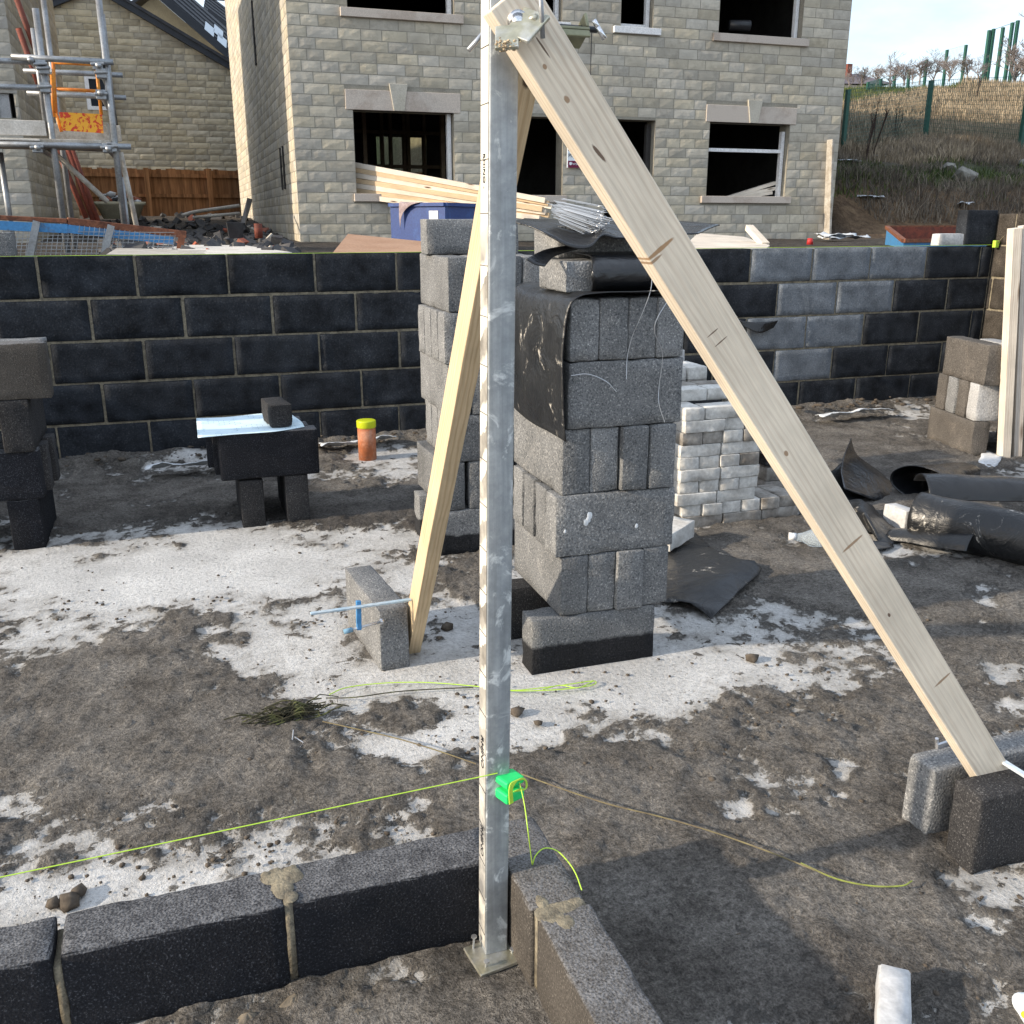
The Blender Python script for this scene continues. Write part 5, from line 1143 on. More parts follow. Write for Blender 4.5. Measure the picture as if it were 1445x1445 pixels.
e = fp[0].lerp(fp[1], .22); f_ = fp[0].lerp(fp[1], .58); 
rows = [[V((e.lerp(f_, t).x, e.lerp(f_, t).y, hi+.035))+nrm*(-8) for t in (0, .33, .66, 1)], [V((e.lerp(f_, t).x, e.lerp(f_, t).y, hi+.03))+nrm*6 for t in (0, .33, .66, 1)], [V((e.lerp(f_, t*.5).x, e.lerp(f_, t*.5).y, hi-.10+.1*t))+nrm*7 for t in (0, .33, .66, 1)], [V((e.lerp(f_, t*.18).x, e.lerp(f_, t*.18).y, hi-.22+.2*t))+nrm*7 for t in (0, .33, .66, 1)]]
tag(sheet('cloth_rag', rows, M['cloth'], wr=.012, n=5), 'mauve cloth rag draped over the rim of the blue site box', 'cloth')
# boards lying behind the wall
def flat_board(name, px, Yz, mat, label, th=.02):
    pts = [g(x, y, z) for (x, y, z) in px]; mb = MB(); vs = pts+[p-V((0, 0, th)) for p in pts]; nn_ = len(pts)
    mb.add(vs, [tuple(range(nn_)), tuple(range(2*nn_-1, nn_-1, -1))]+[(k, k+nn_, (k+1) % nn_+nn_, (k+1) % nn_) for k in range(nn_)]); bm = bmesh.new(); bm.free()
    return tag(mb.build(name, mat, None, loc=sum(pts, V())/nn_), label, 'board')
def up_board(px, mat, label, name='board', th=.03):
    pts = [oy(x, y, Y) for (x, y, Y) in px]; n1 = (pts[1]-pts[0]).cross(pts[2]-pts[0]).normalized()*th; nn_ = len(pts); mb = MB()
    mb.add(pts+[p+n1 for p in pts], [tuple(range(nn_)), tuple(range(2*nn_-1, nn_-1, -1))]+[(k, k+nn_, (k+1) % nn_+nn_, (k+1) % nn_) for k in range(nn_)])
    return tag(mb.build(name, mat, None, loc=pts[0]), label, 'board')
up_board([(462, 366, 6.6), (491, 330, 8.6), (612, 342, 8.0), (612, 366, 6.4)], M['board_brown'], 'brown board lying behind the wall in front of the blue box')
up_board([(195, 352, 8.2), (225, 345, 9.6), (345, 346, 9.6), (412, 356, 7.0), (300, 359, 6.6)], M['board_pale'], 'pale board lying behind the wall left of the house corner')
up_board([(150, 359, 6.5), (165, 350, 8.0), (290, 353, 7.6), (300, 360, 6.5)], M['plank_old'], 'grey board lying lower behind the wall under the pale board')
up_board([(960, 352, 6.8), (985, 329, 9.6), (1050, 334, 9.2), (1086, 346, 7.4), (1080, 352, 6.8)], M['pine'], 'wide pine boards lying behind the wall right of the brace')
o = timber('timber_offcut', oy(1057, 321, 8.0), oy(1080, 346, 7.6), .07, .05, M['pine']); tag(o, 'short pine offcut leaning on the boards behind the wall', 'timber')
mb = MB(); p = oy(1143, 341, 9); mb.tube([p-V((0, 0, .03)), p+V((0, 0, .035))], [.035, .028], 12); tag(mb.build('red_cup', M['red'], None, True, loc=p), 'small red plastic piece behind the wall near the corner plank', 'plastic piece')

# ------------------------------------------------------------ gable house, fence, roofs behind
FY = 26.4; GY = 29.0
gb = empty('gable_house', V((oy(150, 250, GY).x, GY, 1.3)), 'finished stone house with dark roof verge behind the brown fence', 'house')
ap = oy(134.5, -17, GY); sl1 = (oy(325, 95, GY)-oy(164, 0, GY)); k1 = sl1.z/sl1.x; aL = oy(56, 14, GY); k2 = (ap.z-aL.z)/(ap.x-aL.x)
gx0, gx1 = aL.x-4.5, ap.x+(ap.z-3.6)/-k1
ins = lambda x, z: z < (ap.z+(x-ap.x)*k1 if x > ap.x else ap.z-(ap.x-x)*k2)-.02
wn = [(oy(118, 105, GY).x, oy(152, 105, GY).x, oy(130, 155, GY).z, oy(130, 106, GY).z)]
mb = MB(); stones(mb, lambda u, z, d: V((u, GY-d, z)), gx0, gx1, 1.3, ap.z, wn, .155, .22, .6, (.46, .40, .29), .22, 9, ins, .017); mb.build('stone_facing', M['stone'], gb)
mb = MB(); pts = [(gx0, 1.2), (gx1, 1.2), (gx1, ap.z+(gx1-ap.x)*k1), (ap.x, ap.z), (gx0, ap.z-(ap.x-gx0)*k2)]; vs = [V((x, GY+.005, z)) for x, z in pts]+[V((x, GY+9, z)) for x, z in pts]
mb.add(vs, [(0, 1, 2, 3, 4), (9, 8, 7, 6, 5), (0, 5, 6, 1), (1, 6, 7, 2), (4, 9, 5, 0)]); mb.build('wall', M['joint'], gb)
for sgn, kk, xe in ((1, k1, gx1+.5), (-1, k2, gx0-.4)):
    ze = ap.z+(xe-ap.x)*kk if sgn > 0 else ap.z-(ap.x-xe)*kk
    mb = MB(); mb.bar(V((ap.x, GY-.07, ap.z+.02)), V((xe, GY-.07, ze+.02)), .16, .17, up=(0, 0, 1)); mb.build('verge_board', M['verge'], gb)
    vs = [V((ap.x, GY-.2, ap.z+.09)), V((xe, GY-.2, ze+.09)), V((xe, GY+9.2, ze+.09)), V((ap.x, GY+9.2, ap.z+.09))]; mb = MB(); mb.add(vs+[v+V((0, 0, .08)) for v in vs], [(0, 1, 2, 3), (7, 6, 5, 4), (0, 4, 5, 1), (1, 5, 6, 2), (2, 6, 7, 3), (3, 7, 4, 0)]); mb.build('roof', M['tile'], gb)
a, b, za, zb = wn[0]; mb = MB()
for (p, q) in (((a, za), (b, za+.09)), ((a, zb-.09), (b, zb)), ((a, za+.09), (a+.10, zb-.09)), ((b-.10, za+.09), (b, zb-.09)), ((a+.10, (za+zb)/2-.06), (b-.10, (za+zb)/2+.06))): mb.box2((p[0], GY-.03, p[1]), (q[0], GY+.05, q[1]))
wf = mb.build('window', M['white'], gb); mb = MB(); mb.box2((a+.1, GY-.001, za+.09), (b-.1, GY+.02, zb-.09)); mb.build('window_pane', M['glass'], wf)
mb = MB(); mb.tube([oy(148, 75, GY-.1), oy(163, 180, GY-.1)], .07, 8); mb.build('downpipe', M['gutterblack'], gb)
def back_house(name, YY_, apx, e1_, e2_, label, lights=False):
    A = oy(*apx, YY_); E = oy(*e1_, YY_); L_2 = oy(*e2_, YY_); h = empty(name, V((A.x, YY_, 1.3)), label, 'house')
    mb = MB(); vs = [V((L_2.x, YY_, 1.3)), V((E.x, YY_, 1.3)), E.copy(), A.copy(), L_2.copy()]; mb.add(vs+[v+V((0, 9, 0)) for v in vs], [(0, 1, 2, 3, 4), (9, 8, 7, 6, 5), (0, 5, 6, 1), (1, 6, 7, 2), (4, 9, 5, 0)]); mb.build('wall', stain_mat('ochre_stone', (.44, .34, .2), (.36, .28, .17), 3, .9, .1, .4), h)
    # tiled right slope seen from the front: runs back and right
    dx = E-A; mb = MB(); n_ = 7; up3 = V((.35, 3.2, 1.35))   # slope turned towards the camera, seven tile courses
    for k in range(n_):
        o0, o1 = up3*(k/n_)+V((0, 0, .10)), up3*((k+1.1)/n_)+V((0, 0, .04)); p0, p1 = A-dx*.1, A+dx*1.25
        vs = [p0+o0, p1+o0, p1+o1, p0+o1]; mb.add(vs+[v-V((0, 0, .07)) for v in vs], [(0, 1, 2, 3), (7, 6, 5, 4), (0, 4, 5, 1), (1, 5, 6, 2), (2, 6, 7, 3), (3, 7, 4, 0)])
    mb.build('roof', M['tile'], h); dl = L_2-A; mb = MB(); vs = [A+V((0, -.25, .1)), L_2+V((-.3, -.25, 0)), L_2+V((-.3, 12, 0)), A+V((0, 12, .1))]; mb.add(vs+[v+V((0, 0, .1)) for v in vs], [(0, 1, 2, 3), (7, 6, 5, 4), (0, 4, 5, 1), (1, 5, 6, 2), (3, 7, 4, 0)]); mb.build('roof', M['verge'], h)
    mb = MB(); mb.bar(A+V((0, -.3, .1)), E+V((0, -.3, .1)), .12, .22); mb.build('verge_board', M['verge'], h)
    if lights:
        for t0, o_ in ((.66, .22), (.78, .40), (.84, .2)):
            mb = MB(); p0 = A+dx*t0+up3*o_+V((0, -.03, .10)); p1 = p0+dx*.13; vs = [p0, p1, p1+up3*.3, p0+up3*.3]; mb.add(vs, [(0, 1, 2, 3)]); mb.build('roof_light', Mat('sky_glass', .1).color((.35, .42, .48)).m, h)
back_house('gable_house', 36, (218, -6), (322, 84), (196, 12), 'second house roof with tiled slope rising behind the gable house', True)
back_house('gable_house', 46, (292, 22), (345, 62), (270, 40), 'farthest tiled roof peeping out beside the big stone house')
# fence
fn = empty('timber_fence', V((0, FY, 1.3)), 'brown close board timber fence in front of the gable house', 'fence'); ftz = oy(250, 239, FY).z; fbz = 1.2
fx0, fx1 = oy(-30, 250, FY).x, 9.5; mb = MB(); x = fx0
while x < fx1:
    h_ = ftz+random.uniform(-.02, .02); mb.box((x+.06, FY+random.uniform(0, .012), (fbz+h_)/2), (.118, .018, h_-fbz)); x += .112
mb.build('boards', M['fence_wood'], fn)
for z in (ftz-.15, ftz-.62): mb = MB(); mb.box2((fx0, FY-.07, z-.04), (fx1, FY-.012, z+.04)); mb.build('rail', M['fence_wood'], fn)
for px in (88, 208, 296): x = oy(px, 260, FY).x; mb = MB(); mb.box2((x-.06, FY-.16, fbz), (x+.06, FY-.071, ftz+.02)); mb.build('post', M['fence_wood'], fn)
for x in (3.2, 5.4, 7.6): mb = MB(); mb.box2((x-.06, FY-.16, fbz), (x+.06, FY-.071, ftz+.02)); mb.build('post', M['fence_wood'], fn)

# ------------------------------------------------------------ scaffolded house at left
SY = 14.6; shx = oy(26, 150, SY).x
sh = empty('stone_house', V((shx-2, SY, .9)), 'half built stone house wrapped in scaffold at the left edge', 'house')
wo = [(oy(-40, 150, SY).x, oy(28, 150, SY).x, oy(0, 172, SY).z, oy(0, 110, SY).z)]
hol = [(shx-1.2, oy(21, 150, SY).x, oy(0, 166, SY).z, oy(0, 126, SY).z)]
SH1 = 6.6
mb = MB(); stones(mb, lambda u, z, d: V((u, SY-d, z)), shx-3.5, shx+.012, .9, SH1, hol, .15, .3, .5, (.40, .37, .31), .12, 12, None, .012)
stones(mb, lambda u, z, d: V((shx+d, u, z)), SY, SY+7.2, .9, SH1, [], .15, .3, .5, (.36, .33, .27), .14, 13, None, .012); mb.build('stone_facing', M['stone'], sh)
mb = MB(); panel(mb, lambda u, z, d: V((u, SY-d, z)), shx-3.5, shx, .8, SH1, hol, .25); panel(mb, lambda u, z, d: V((shx+d, u, z)), SY, SY+7.2, .8, SH1, [], .25)
mb.box2((shx-3.5, SY+7.0, .8), (shx-.3, SY+7.2, SH1)); mb.box2((shx-3.5, SY+.3, SH1-.2), (shx-.3, SY+7., SH1-.1)); mb.build('wall', M['joint'], sh)
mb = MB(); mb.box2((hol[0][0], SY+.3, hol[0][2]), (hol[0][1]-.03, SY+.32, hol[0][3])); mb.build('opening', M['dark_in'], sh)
p = oy(3, 150, SY+.1); mb = MB(); mb.box2((p.x-.5, SY+.05, hol[0][2]), (p.x+.05, SY+.12, hol[0][2]+.17)); mb.box2((p.x-.02, SY+.04, hol[0][2]), (p.x+.1, SY+.15, hol[0][2]+.33)); mb.build('inner_block', M['block_pale'], sh)

# scaffold: each tube is a part of one scaffold
SF = 10.6
scf = empty('scaffold', V((oy(100, 300, SF).x, SF, 1.0)), 'galvanised tube scaffold with board platform at the left edge', 'scaffold')
def stube(name, pts, Y, r=.028, mat='steel'):
    mb = MB(); mb.tube([oy(x, y, Yk if Yk else Y) for (x, y, *rest) in pts for Yk in [rest[0] if rest else None]], r, 10); return mb.build(name, M[mat], scf, True)
def vtube(px, py0, Y, zb_, r=.028): 
    p = oy(px, py0, Y); mb = MB(); mb.tube([p, V((p.x, Y, zb_))], r, 10); return mb.build('standard', M['steel'], scf, True)
vtube(50, 12, SF, 1.0, .03); vtube(60, -10, SF+1.3, 1.0, .028); vtube(47, 40, SF+.06, 2.1, .026)
vtube(136, -30, SF, 1.0, .03); vtube(144, 20, SF+.08, 2.2, .026); vtube(172, 250, SF+.5, 1., .024); vtube(0, 215, SF+.4, 1., .028)
for (p, q, Y) in [((16, 80), (160, 88), SF-.05), ((-60, 84), (44, 87), SF-.02), ((-60, 121), (62, 124), SF-.05), ((-60, 202), (185, 207), SF-.05)]: stube('ledger', [p, q], Y)
for (p, q, Y) in [((33, 100), (173, 106), SF+.9), ((38, 131), (178, 138), SF+.9), ((30, 205), (170, 212), SF+.9)]: stube('ledger', [p, q], Y, .026)
for (x, y) in [(43, 84), (139, 92), (142, 131), (53, 208), (153, 210)]: p = oy(x, y, SF-.1); mb = MB(); mb.tube([p, V((p.x, SF+1.2, p.z))], .028, 10); mb.build('transom', M['steel'], scf, True)
for (x, y) in [(58, 92), (62, 98), (138, 92), (143, 104), (143, 134), (53, 209), (152, 209), (64, 124), (158, 208)]: p = oy(x, y, SF-.03); mb = MB(); mb.box(p, (.09, .09, .085)); mb.tube([p+V((-.06, -.05, 0)), p+V((.06, -.05, .01))], .016, 8); mb.build('coupler', M['steel'], scf, bevel=.01)
for (p, q) in [((68, 208), (152, 285)), ((170, 215), (195, 330))]: stube('brace_tube', [p, q], SF+.3, .026, 'plank_old')
for (p, q) in [((22, -5), (52, 75)), ((26, 40), (60, 135)), ((80, 210), (122, 308)), ((95, 210), (132, 312)), ((100, 208), (138, 312))]: stube('brace_tube', [p, q], SF+1.6, .03, 'redox')
# decking and toe boards
for k in range(4): mb = MB(); a, b = oy(-80, 197, SF+.08+k*.26), oy(156, 202, SF+.08+k*.26); mb.bar(V((a.x, a.y, oy(60, 199, SF).z)), V((b.x, b.y, oy(60, 199, SF).z)), .225, .04, up=(0, 0, 1)); mb.build('deck_board', M['plank_old'], scf, bevel=.006)
up_z = [(-80, 166, 192, 66, SF-.02), (-80, 193, 199, 56, SF-.06)]
for (xa, ya, yb_, xb, Y) in up_z: a, b = oy(xa, ya, Y), oy(xb, yb_, Y); mb = MB(); mb.box2((a.x, Y, b.z), (b.x, Y+.035, a.z)); mb.build('toe_board', M['board_pale'], scf, bevel=.005)
a, b = oy(68, 174, SF+1.1), oy(172, 200, SF+1.1); mb = MB(); mb.box2((a.x, SF+1.1, b.z), (b.x, SF+1.135, a.z)); mb.build('toe_board', M['plank_old'], scf, bevel=.005)
a, b = oy(149, 173, SF+.2), oy(155, 200, SF+.2); mb = MB(); mb.box2((a.x, SF+.2, b.z), (b.x, SF+.9, a.z)); mb.build('toe_board', M['plank_old'], scf)
# orange ladder gate with notice, held by the scaffold
og = empty('safety_gate', oy(110, 170, SF+.3), 'orange scaffold gate with red and yellow notice panel', 'gate'); Y = SF+.3
mb = MB()
for (p, q) in [((75, 88), (79, 160)), ((79, 160), (87, 186)), ((75, 88), (136, 91)), ((80, 125), (141, 129)), ((136, 95), (143, 162)), ((73, 105), (76, 165))]: mb.tube([oy(*p, Y), oy(*q, Y)], .016, 8)
mb.build('gate_frame', M['orange'], og, True)
pp_ = [oy(83, 158, Y-.03), oy(144, 161, Y-.03), oy(146, 188, Y-.03), oy(87, 184, Y-.03)]; mb = MB(); mb.add(pp_+[p+V((0, .015, 0)) for p in pp_], [(3, 2, 1, 0), (4, 5, 6, 7), (0, 1, 5, 4), (1, 2, 6, 5), (2, 3, 7, 6), (3, 0, 4, 7)]); mb.build('notice_panel', M['notice'], og)

# blue and rusty mesh-sided rack behind the wall
Y = 8.2; rk = empty('mesh_rack', oy(120, 340, Y), 'rusty blue steel rack with wire mesh leaning behind the wall at left', 'rack')
A0, A1 = oy(-60, 304, Y), oy(95, 312, Y); A2 = oy(262, 331, Y+.2)
mb = MB(); mb.bar(A0, A1, .05, .035); mb.bar(A1, A2, .05, .055); mb.build('top_rail', M['rust'], rk, bevel=.006)
mb = MB(); mb.bar(A0-V((0, .03, .055)), A1-V((0, .03, .055)), .02, .065); mb.bar(A1-V((0, .031, .055)), A2-V((.1, .03, .045)), .02, .06); mb.build('blue_rail', M['blue'], rk)
for (p, q) in (((52, 312), (42, 362)), ((157, 318), (146, 362)), ((257, 331), (252, 362))): mb = MB(); mb.bar(oy(*p, Y-.05), oy(*q, Y-.05), .035, .05, up=(1, 0, 0)); mb.build('upright', M['rust'] if p[0] > 200 else M['steel'], rk)
mb = MB()
for k in range(44): x = -60+k*7.1; mb.tube([oy(x+2, 316+max(0, x-90)*.1, Y-.02), oy(x-4, 365, Y-.02)], .003, 4, False)
for k in range(9): y = 326+k*5; mb.tube([oy(-60, y, Y-.022), oy(246, y+2, Y-.022)], .003, 4, False)
mb.build('wire_mesh', M['steel'], rk)

# rubble heap and bits in the yard
mb = MB()
for i in range(420):
    px = random.uniform(150, 410); py = random.uniform(306, 352); Y = 8+17*((352-py)/46)**1.6+random.uniform(-.5, .5); p = oy(px, py, max(7.5, Y)); 
    if p.x > HX0-.15 and p.y > HY-.2: continue
    p.z = hzz(p.x, p.y)+.03; r = random.uniform(.04, .14); s_ = Euler((random.gauss(0, .5), random.gauss(0, .5), random.uniform(0, 3))).to_matrix(); mb.box(p, (r*random.uniform(1, 2.2), r, r*random.uniform(.25, .8)), s_, random.choice([M['slate']]*14+[M['brickred'], M['plank_old']]))
tag(mb.build('rubble', None, None), 'dark broken rubble and scraps strewn over the yard between houses', None, kind='stuff')
mb = MB()
tubm = empty('rubble_tub', oy(168, 305, 19), 'cream plastic bath tub full of scrap in front of the fence', 'tub'); bY = 19.
l, r_, tz, bz_ = oy(132, 285, bY), oy(203, 285, bY), oy(160, 286, bY).z, oy(160, 309, bY).z
wv = r_.x-l.x; mb = MB(); ring = []
for (sc_, z) in ((1., tz), (1.06, tz+.02), (1.06, tz-.03), (.97, tz-.04), (.72, bz_)):
    ring.append([V(((l.x+r_.x)/2+math.copysign(abs(math.cos(a))**.5, math.cos(a))*wv/2*sc_, bY+.3+math.copysign(abs(math.sin(a))**.5, math.sin(a))*.32*sc_, z)) for a in [k/24*6.2832 for k in range(24)]])
vs = [p for rr_ in ring for p in rr_]; fs = [(i*24+k, i*24+(k+1) % 24, (i+1)*24+(k+1) % 24, (i+1)*24+k) for i in range(4) for k in range(24)]+[tuple(96+k for k in range(24))]; mb.add(vs, fs); mb.build('tub_shell', stain_mat('cream_plastic', (.58, .54, .40), (.45, .41, .3), 4), tubm, True)
mb = MB()
for i in range(50): clod(V((random.uniform(l.x+.1, r_.x-.1), bY+random.uniform(.05, .55), tz+random.uniform(-.05, .14))), random.uniform(.04, .1), random.choice([M['slate'], M['litter'], M['brickred'], M['slate']]))
mb.build('scrap', None, tubm, True)
p = oy(333, 336, 10.2); bk_ = empty('black_bucket', p, 'square black plastic bucket by the left wall of the stone house', 'bucket'); hx = (oy(345, 330, 10.2).x-oy(322, 330, 10.2).x)/2; hh = oy(333, 314, 10.2).z-p.z
mb = MB(); ra = [V((sx_*hx*.85, sy_*hx*.85, 0)) for sx_, sy_ in ((-1, -1), (1, -1), (1, 1), (-1, 1))]; rb = [V((v.x*1.2, v.y*1.2, hh)) for v in ra]; ri = [v*.94 for v in rb]; rj = [V((v.x*.9, v.y*.9, .02)) for v in ra]
for rr_ in (rb, ri): 
    for v in rr_: v.z = hh
mb.add([p+v for v in ra+rb+ri+rj], [(3, 2, 1, 0)]+[(i*4+k, i*4+(k+1) % 4, (i+1)*4+(k+1) % 4, (i+1)*4+k) for i in range(3) for k in range(4)]+[(12, 13, 14, 15)]); mb.build('bucket_body', M['blackplastic'], bk_, bevel=.01)
up_board([(340, 318, 13.4), (346, 318, 13.4), (356, 284, 14.6), (349, 282, 14.6)], M['blackplastic'], 'narrow black strip board leaning on the house side wall')
mb = MB(); p = [oy(257, 304, 21), oy(275, 299, 21), oy(310, 294, 21), oy(338, 290, 21)]; mb.tube(smooth_path(p, 4), .035, 6); tag(mb.build('pipe_length', M['board_pale'], None, True, loc=p[0]), 'pale pipe length lying in front of the fence near the house', 'pipe')
mb = MB(); p = [oy(272, 307, 20), oy(338, 301, 20)]; mb.tube(p, .03, 6); tag(mb.build('pipe_length', M['board_pale'], None, True, loc=p[0]), 'second pale pole lying lower in front of the fence', 'pipe')
mb = MB(); p = oy(365, 330, 12.4); mb.tube([p-V((0, 0, .05)), p+V((.0, 0, .12))], .05, 10); tag(mb.build('pipe_stub', M['redox'], None, True, loc=p), 'short dark red pipe stub beside the black bucket', 'pipe')

# ------------------------------------------------------------ skip behind right end of the wall
skp = empty('skip', oy(1300, 330, 9.6), 'rusty inside blue waste skip behind the right end of the wall', 'skip'); Y = 9.4
P1, P2, P3, P4 = oy(1251, 321, Y+.8), oy(1275, 341, Y), oy(1400, 341, Y), oy(1400, 320, Y+1.3); zz = oy(1300, 321, Y+.8).z
cs = [V((oy(1276, 335, Y).x, Y, 0)), V((oy(1410, 335, Y).x, Y, 0)), V((oy(1400, 325, Y+1.4).x, Y+1.4, 0)), V((oy(1251, 325, Y+1.4).x, Y+1.4, 0))]
mb = MB(); up2 = [V((c.x, c.y, zz)) for c in cs]; lo2 = [V((c.x, c.y, .95)) for c in cs]; inn = [p.lerp(sum(up2, V())/4, .05) for p in up2]; inb = [V((p.x, p.y, .98)) for p in inn]
zd = [zz-.14, zz-.14, zz, zz]
for lst in (up2, inn): 
    for p, z in zip(lst, zd): p.z = z
mb.add(up2+lo2, [(0, 4, 5, 1), (1, 5, 6, 2), (2, 6, 7, 3), (3, 7, 4, 0)]); mb.build('skip_shell', M['blue'], skp)
mb = MB(); mb.add(inn+inb, [(1, 5, 4, 0), (2, 6, 5, 1), (3, 7, 6, 2), (0, 4, 7, 3), (4, 5, 6, 7)]); mb.build('skip_lining', M['redox'], skp)
mb = MB()
for k in range(4): mb.bar(up2[k], up2[(k+1) % 4], .05, .04)
mb.build('rim', M['rust'], skp)

# ------------------------------------------------------------ hill: fence, gate, rocks, weeds, trees, far house
def gpost(px, py0, py1, w_=6.): 
    b = hit_hill(px-1, py1); t = oy(px, py0, b.y); w_ = w_*b.length/2050; mb = MB(); mb.box2((b.x-w_/2, b.y-w_/2, b.z-.3), (b.x+w_/2, b.y+w_/2, t.z)); return mb, b, t.z
def fence_run(name, tops, label, mesh=True, w_=6., hw_=.004, nx=60, nz=18):
    pts = []; root = None
    for (px, py0, py1) in tops:
        mb, b, zt3 = gpost(px, py0, py1+(7 if w_ < 5 else 0), w_); pts.append((b, zt3))
        if root is None: root = empty(name, b, label, 'fence')
        mb.build('post', M['greenpost'], root)
    if mesh:
        mb = MB()
        for (a, za), (b, zb) in zip(pts[:-1], pts[1:]):
            for i in range(nx): t = i/nx; p = a.lerp(b, t); z1_ = za+(zb-za)*t; mb.box((p.x, p.y, (p.z+z1_)/2), (hw_, hw_, z1_-p.z))
            for j in range(nz): t = j/(nz-1); mb.bar(V((a.x, a.y, a.z+(za-a.z)*t)), V((b.x, b.y, b.z+(zb-b.z)*t)), hw_, hw_*(1.6 if j == nz-1 else 1))
        mb.build('wire_mesh', M['greenpost'], root)
    return pts
fence_run('mesh_fence', [(1190, 126, 213), (1306, 113, 195), (1440, 106, 212), (1580, 98, 225)], 'nearer green wire mesh fence with dark posts on the lower slope', w_=7., nx=52, nz=16, hw_=.006)
fence_run('mesh_fence', [(1225, 116, 121), (1243, 111, 119), (1262, 104, 117), (1282, 97, 114), (1305, 84, 113), (1332, 70, 111), (1358, 63, 108)], 'farther green mesh fence climbing the crest of the hill', w_=4.2, nx=14, nz=8, hw_=.012)
gt = None
for (px, y0, y1) in [(1388, 42, 104), (1394, 40, 102), (1407, 38, 101), (1419, 31, 103), (1426, 28, 103)]:
    mb, b, zt3 = gpost(px, y0, y1+9, 4.8)
    if gt is None: gt = empty('metal_gate', b, 'tall green metal gate on top of the hill at right', 'gate'); b0, z0_ = b, zt3
    mb.build('gate_post', M['greenpost'], gt)
mb = MB(); mb.bar(V((b0.x, b0.y, z0_-.1)), V((b.x, b.y, zt3-.1)), .05, .06); mb.bar(V((b0.x, b0.y, (z0_+b0.z)/2)), V((b.x, b.y, (zt3+b.z)/2)), .05, .06); mb.build('gate_rail', M['greenpost'], gt)
for i, (px, py, rx_, rz_) in enumerate([(1337, 237, .20, .14), (1361, 250, .26, .2), (1443, 228, .2, .1)]):
    c = hit_hill(px, py+6); bm = bmesh.new(); rs_ = random.Random(i+5)   # hull of scattered points: an angular stone
    for k in range(22): n_ = V((rs_.gauss(0, 1), rs_.gauss(0, 1), rs_.gauss(0, 1))).normalized(); bm.verts.new(V((n_.x*rx_, n_.y*rx_, n_.z*rz_))*rs_.uniform(.75, 1.1))
    bmesh.ops.convex_hull(bm, input=bm.verts)
    me = bpy.data.meshes.new('boulder'); bm.to_mesh(me); bm.free(); me.materials.append(M['rock']); o = mesh_obj('boulder', me, None, False, .015); o.location = c+V((0, 0, rz_*.45)); tag(o, ['grey boulder on the grassy ledge, left of the larger rock', 'larger mottled boulder at the edge of the bank', 'dark rock at the right edge of the slope'][i], 'rock')
for i, (px, py, w_) in enumerate([(1198, 230, .45), (1234, 223, .4), (1228, 281, .5), (1190, 338, .8), (1358, 291, .3), (1180, 335, .6)]):
    c = hit_hill(px, py) if py < 300 else oy(px, py, 12.2)
    rows = [[c+V((w_*(a-.5), .12*b_, .04+.07*noise.noise(V((a*3, b_*3, i*7))))) for a in (0, .33, .66, 1)] for b_ in (-1, 0, 1)]
    tag(sheet('litter_scrap', rows, M['litter'], wr=.05, n=4, seed=i, ragged=.03), ['long white plastic scrap on the ledge beside the house', 'pale litter on the ledge right of the dead stems', 'pale wood scrap halfway down the bank', 'white plastic sheeting heap at the foot of the bank', 'pale stone scrap on the bank above the skip', 'grey plastic scrap beside the corner plank'][i], 'litter')
def twig_tree(seed, H, spread, levels=5):
    rs = random.Random(seed); trunk = MB(); crown = MB()
    def grow(p, d, L, r, lv, mb):
        q = p; pts = [q]
        for k in range(3): d = (d+V((rs.gauss(0, .13), rs.gauss(0, .13), rs.gauss(.05, .08)))).normalized(); q = q+d*L/3; pts.append(q)
        mb.tube(pts, [r, r*.85, r*.7, r*.5], 5 if lv < 2 else 3, False)
        if lv >= levels: return
        for k in range(rs.randint(2, 4) if lv else 8):
            t = rs.uniform(.3 if lv else .12, 1.); j = min(2, int(t*3)); b_ = pts[j].lerp(pts[j+1], t*3-j)
            nd = (d+V((rs.gauss(0, spread), rs.gauss(0, spread), rs.gauss(.12, .2)))).normalized(); grow(b_, nd, L*rs.uniform(.6, .85), max(r*.55, .0085), lv+1, crown)
    grow(V((0, 0, -.3)), V((0, 0, 1)), H*.24, H*.018, 0, trunk); return trunk, crown
protos = [twig_tree(41, 4.4, .7), twig_tree(52, 4.4, .6), twig_tree(63, 4.0, .8)]
tmesh = []
tl = ['leftmost small bare tree on the ridge above the far roof', 'low bare tree on the ridge, second from left', 'reddish bare tree left of centre on the ridge', 'wide bare tree in the middle of the ridge', 'twiggy bare tree behind the far mesh fence', 'bare tree just left of the two tall fence posts', 'bare tree between the two tall fence posts', 'bare tree right of the two tall fence posts', 'dense bare tree left of the green gate', 'tall bare tree right of the green gate', 'tall bare tree cut off by the right edge', 'bare bush below the tall tree at right edge', 'small bare bush low on the ridge beside the gate', 'dark bare bush behind the far mesh fence']
tp = [(1198, 108, 92, 0), (1216, 108, 84, 1), (1236, 108, 80, 2), (1256, 106, 72, 0), (1276, 104, 70, 1), (1298, 102, 66, 2), (1318, 100, 68, 0), (1340, 98, 62, 1), (1365, 97, 66, 2), (1432, 100, 28, 1), (1462, 98, 10, 0), (1440, 98, 62, 2), (1380, 98, 76, 0), (1288, 104, 88, 2)]
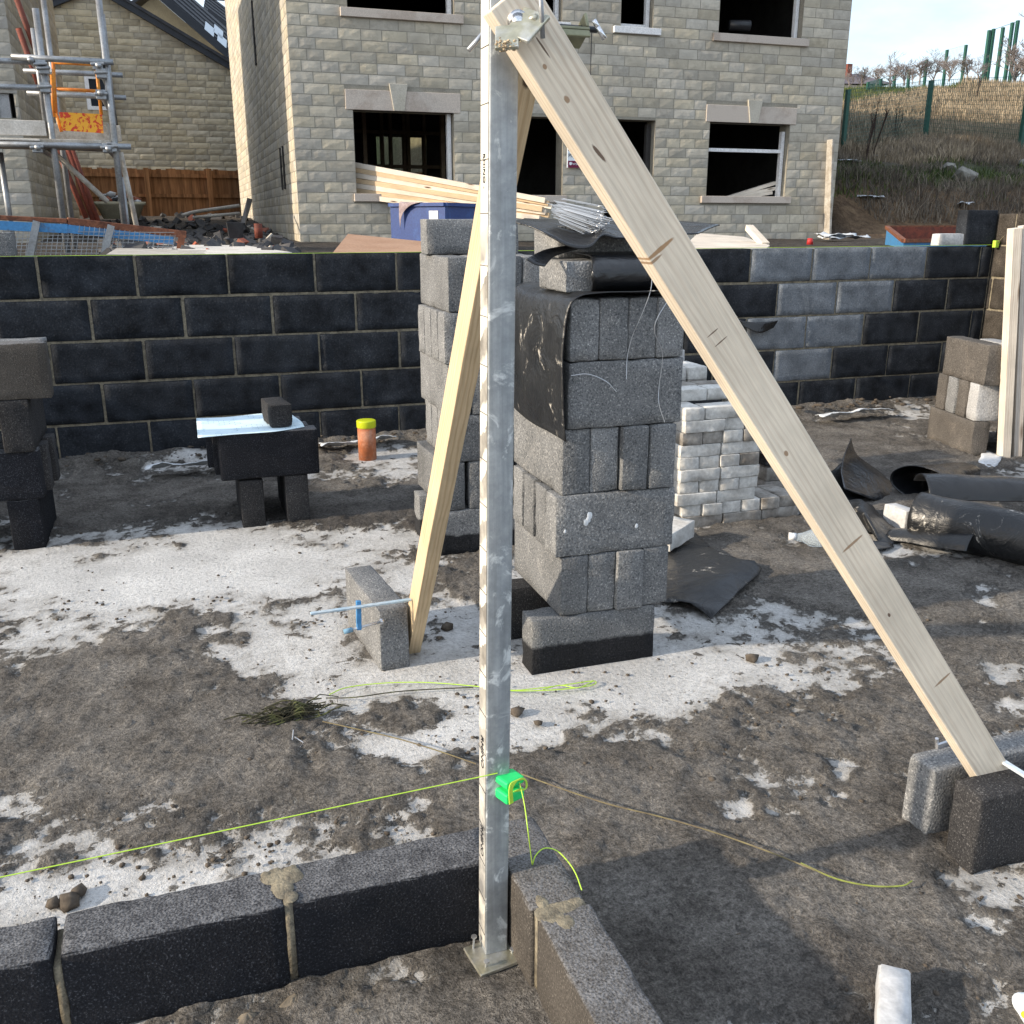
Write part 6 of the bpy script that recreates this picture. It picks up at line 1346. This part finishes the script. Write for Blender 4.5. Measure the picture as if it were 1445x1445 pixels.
for i, (px, yb_, yt, k) in enumerate(tp):
    Yt = [62, 58, 60, 55, 57, 53, 55, 52, 52, 46, 46, 44, 50, 52][i]; b = oy(px, yb_+12, Yt); top = oy(px, yt, Yt); H = (top.z-b.z)
    root = empty('bare_tree', b, tl[i], 'tree', 'bare trees on the ridge'); s_ = H/[4.0, 4.0, 3.7][k]*1.42
    if k >= len(tmesh) or True:
        if not isinstance(protos[k][0], bpy.types.Mesh):
            a = protos[k][0].build('trunk', M['barkt'], None); c = protos[k][1].build('crown', M['barkt'], None); protos[k] = (a.data, c.data); bpy.data.objects.remove(a); bpy.data.objects.remove(c)
    rz_ = random.uniform(0, 6)
    for nm, me in zip(('trunk', 'crown'), protos[k]):
        o = bpy.data.objects.new(nm, me); col.objects.link(o); o.parent = root; o.scale = (s_*1.25, s_*1.25, s_); o.rotation_euler = (0, 0, rz_)
# dead stems on slope
for i, (px, py, h_) in enumerate([(1222, 228, 1.0), (1229, 226, 1.2), (1262, 205, .8), (1378, 140, .8)]):
    b = hit_hill(px, py); mb = MB()
    for k in range(4):
        d = V((random.gauss(.18, .12), random.gauss(0, .1), 1)).normalized(); pts = [b, b+d*h_*.4, b+d*h_*.75+V((random.gauss(0, .03), 0, 0)), b+d*h_*random.uniform(.85, 1.1)]; mb.tube(pts, [.008, .007, .010, .004], 4, False)
        for q in range(9): p = pts[2].lerp(pts[3], random.random()); mb.tube([p, p+V((random.gauss(0, .035), random.gauss(0, .03), .05))], .004, 3, False)
    tag(mb.build('dead_weed', M['stem'], None, loc=b), ['dark dead dock stems leaning on the slope near the house', 'taller clump of dead stems beside the leaning dock', 'thin dead weed mid slope left of the fence post', 'thin dead weed high on the slope below the gate'][i], 'plant')
# far house with chimney
Yh = 70; A = oy(1180, 118, Yh); B = oy(1262, 118, Yh); C = oy(1245, 97, Yh); D = oy(1185, 97, Yh)
fh = empty('distant_house', A, 'distant house with grey roof and brick chimney beyond the ridge', 'house')
mb = MB(); vs = [A, B, C, D]; mb.add([V((p.x, p.y+(3 if i > 1 else 0), p.z)) for i, p in enumerate(vs)]+[V((p.x, p.y+(3.3 if i > 1 else 6), p.z)) for i, p in enumerate(vs)], [(0, 1, 2, 3), (7, 6, 5, 4), (0, 4, 5, 1), (1, 5, 6, 2), (2, 6, 7, 3), (3, 7, 4, 0)]); mb.build('roof', stain_mat('purple_slate', (.11, .095, .11), (.16, .14, .15), 2), fh)
mb = MB(); mb.box2((A.x, Yh+.2, A.z-2.5), (B.x, Yh+5.6, A.z)); mb.build('wall', M['lintel'], fh)
a, b = oy(1196, 100, Yh+2), oy(1203, 94, Yh+2); mb = MB(); mb.box2((a.x, Yh+2, a.z-1), (b.x, Yh+3, b.z+.2)); mb.build('chimney', M['redox'], fh)
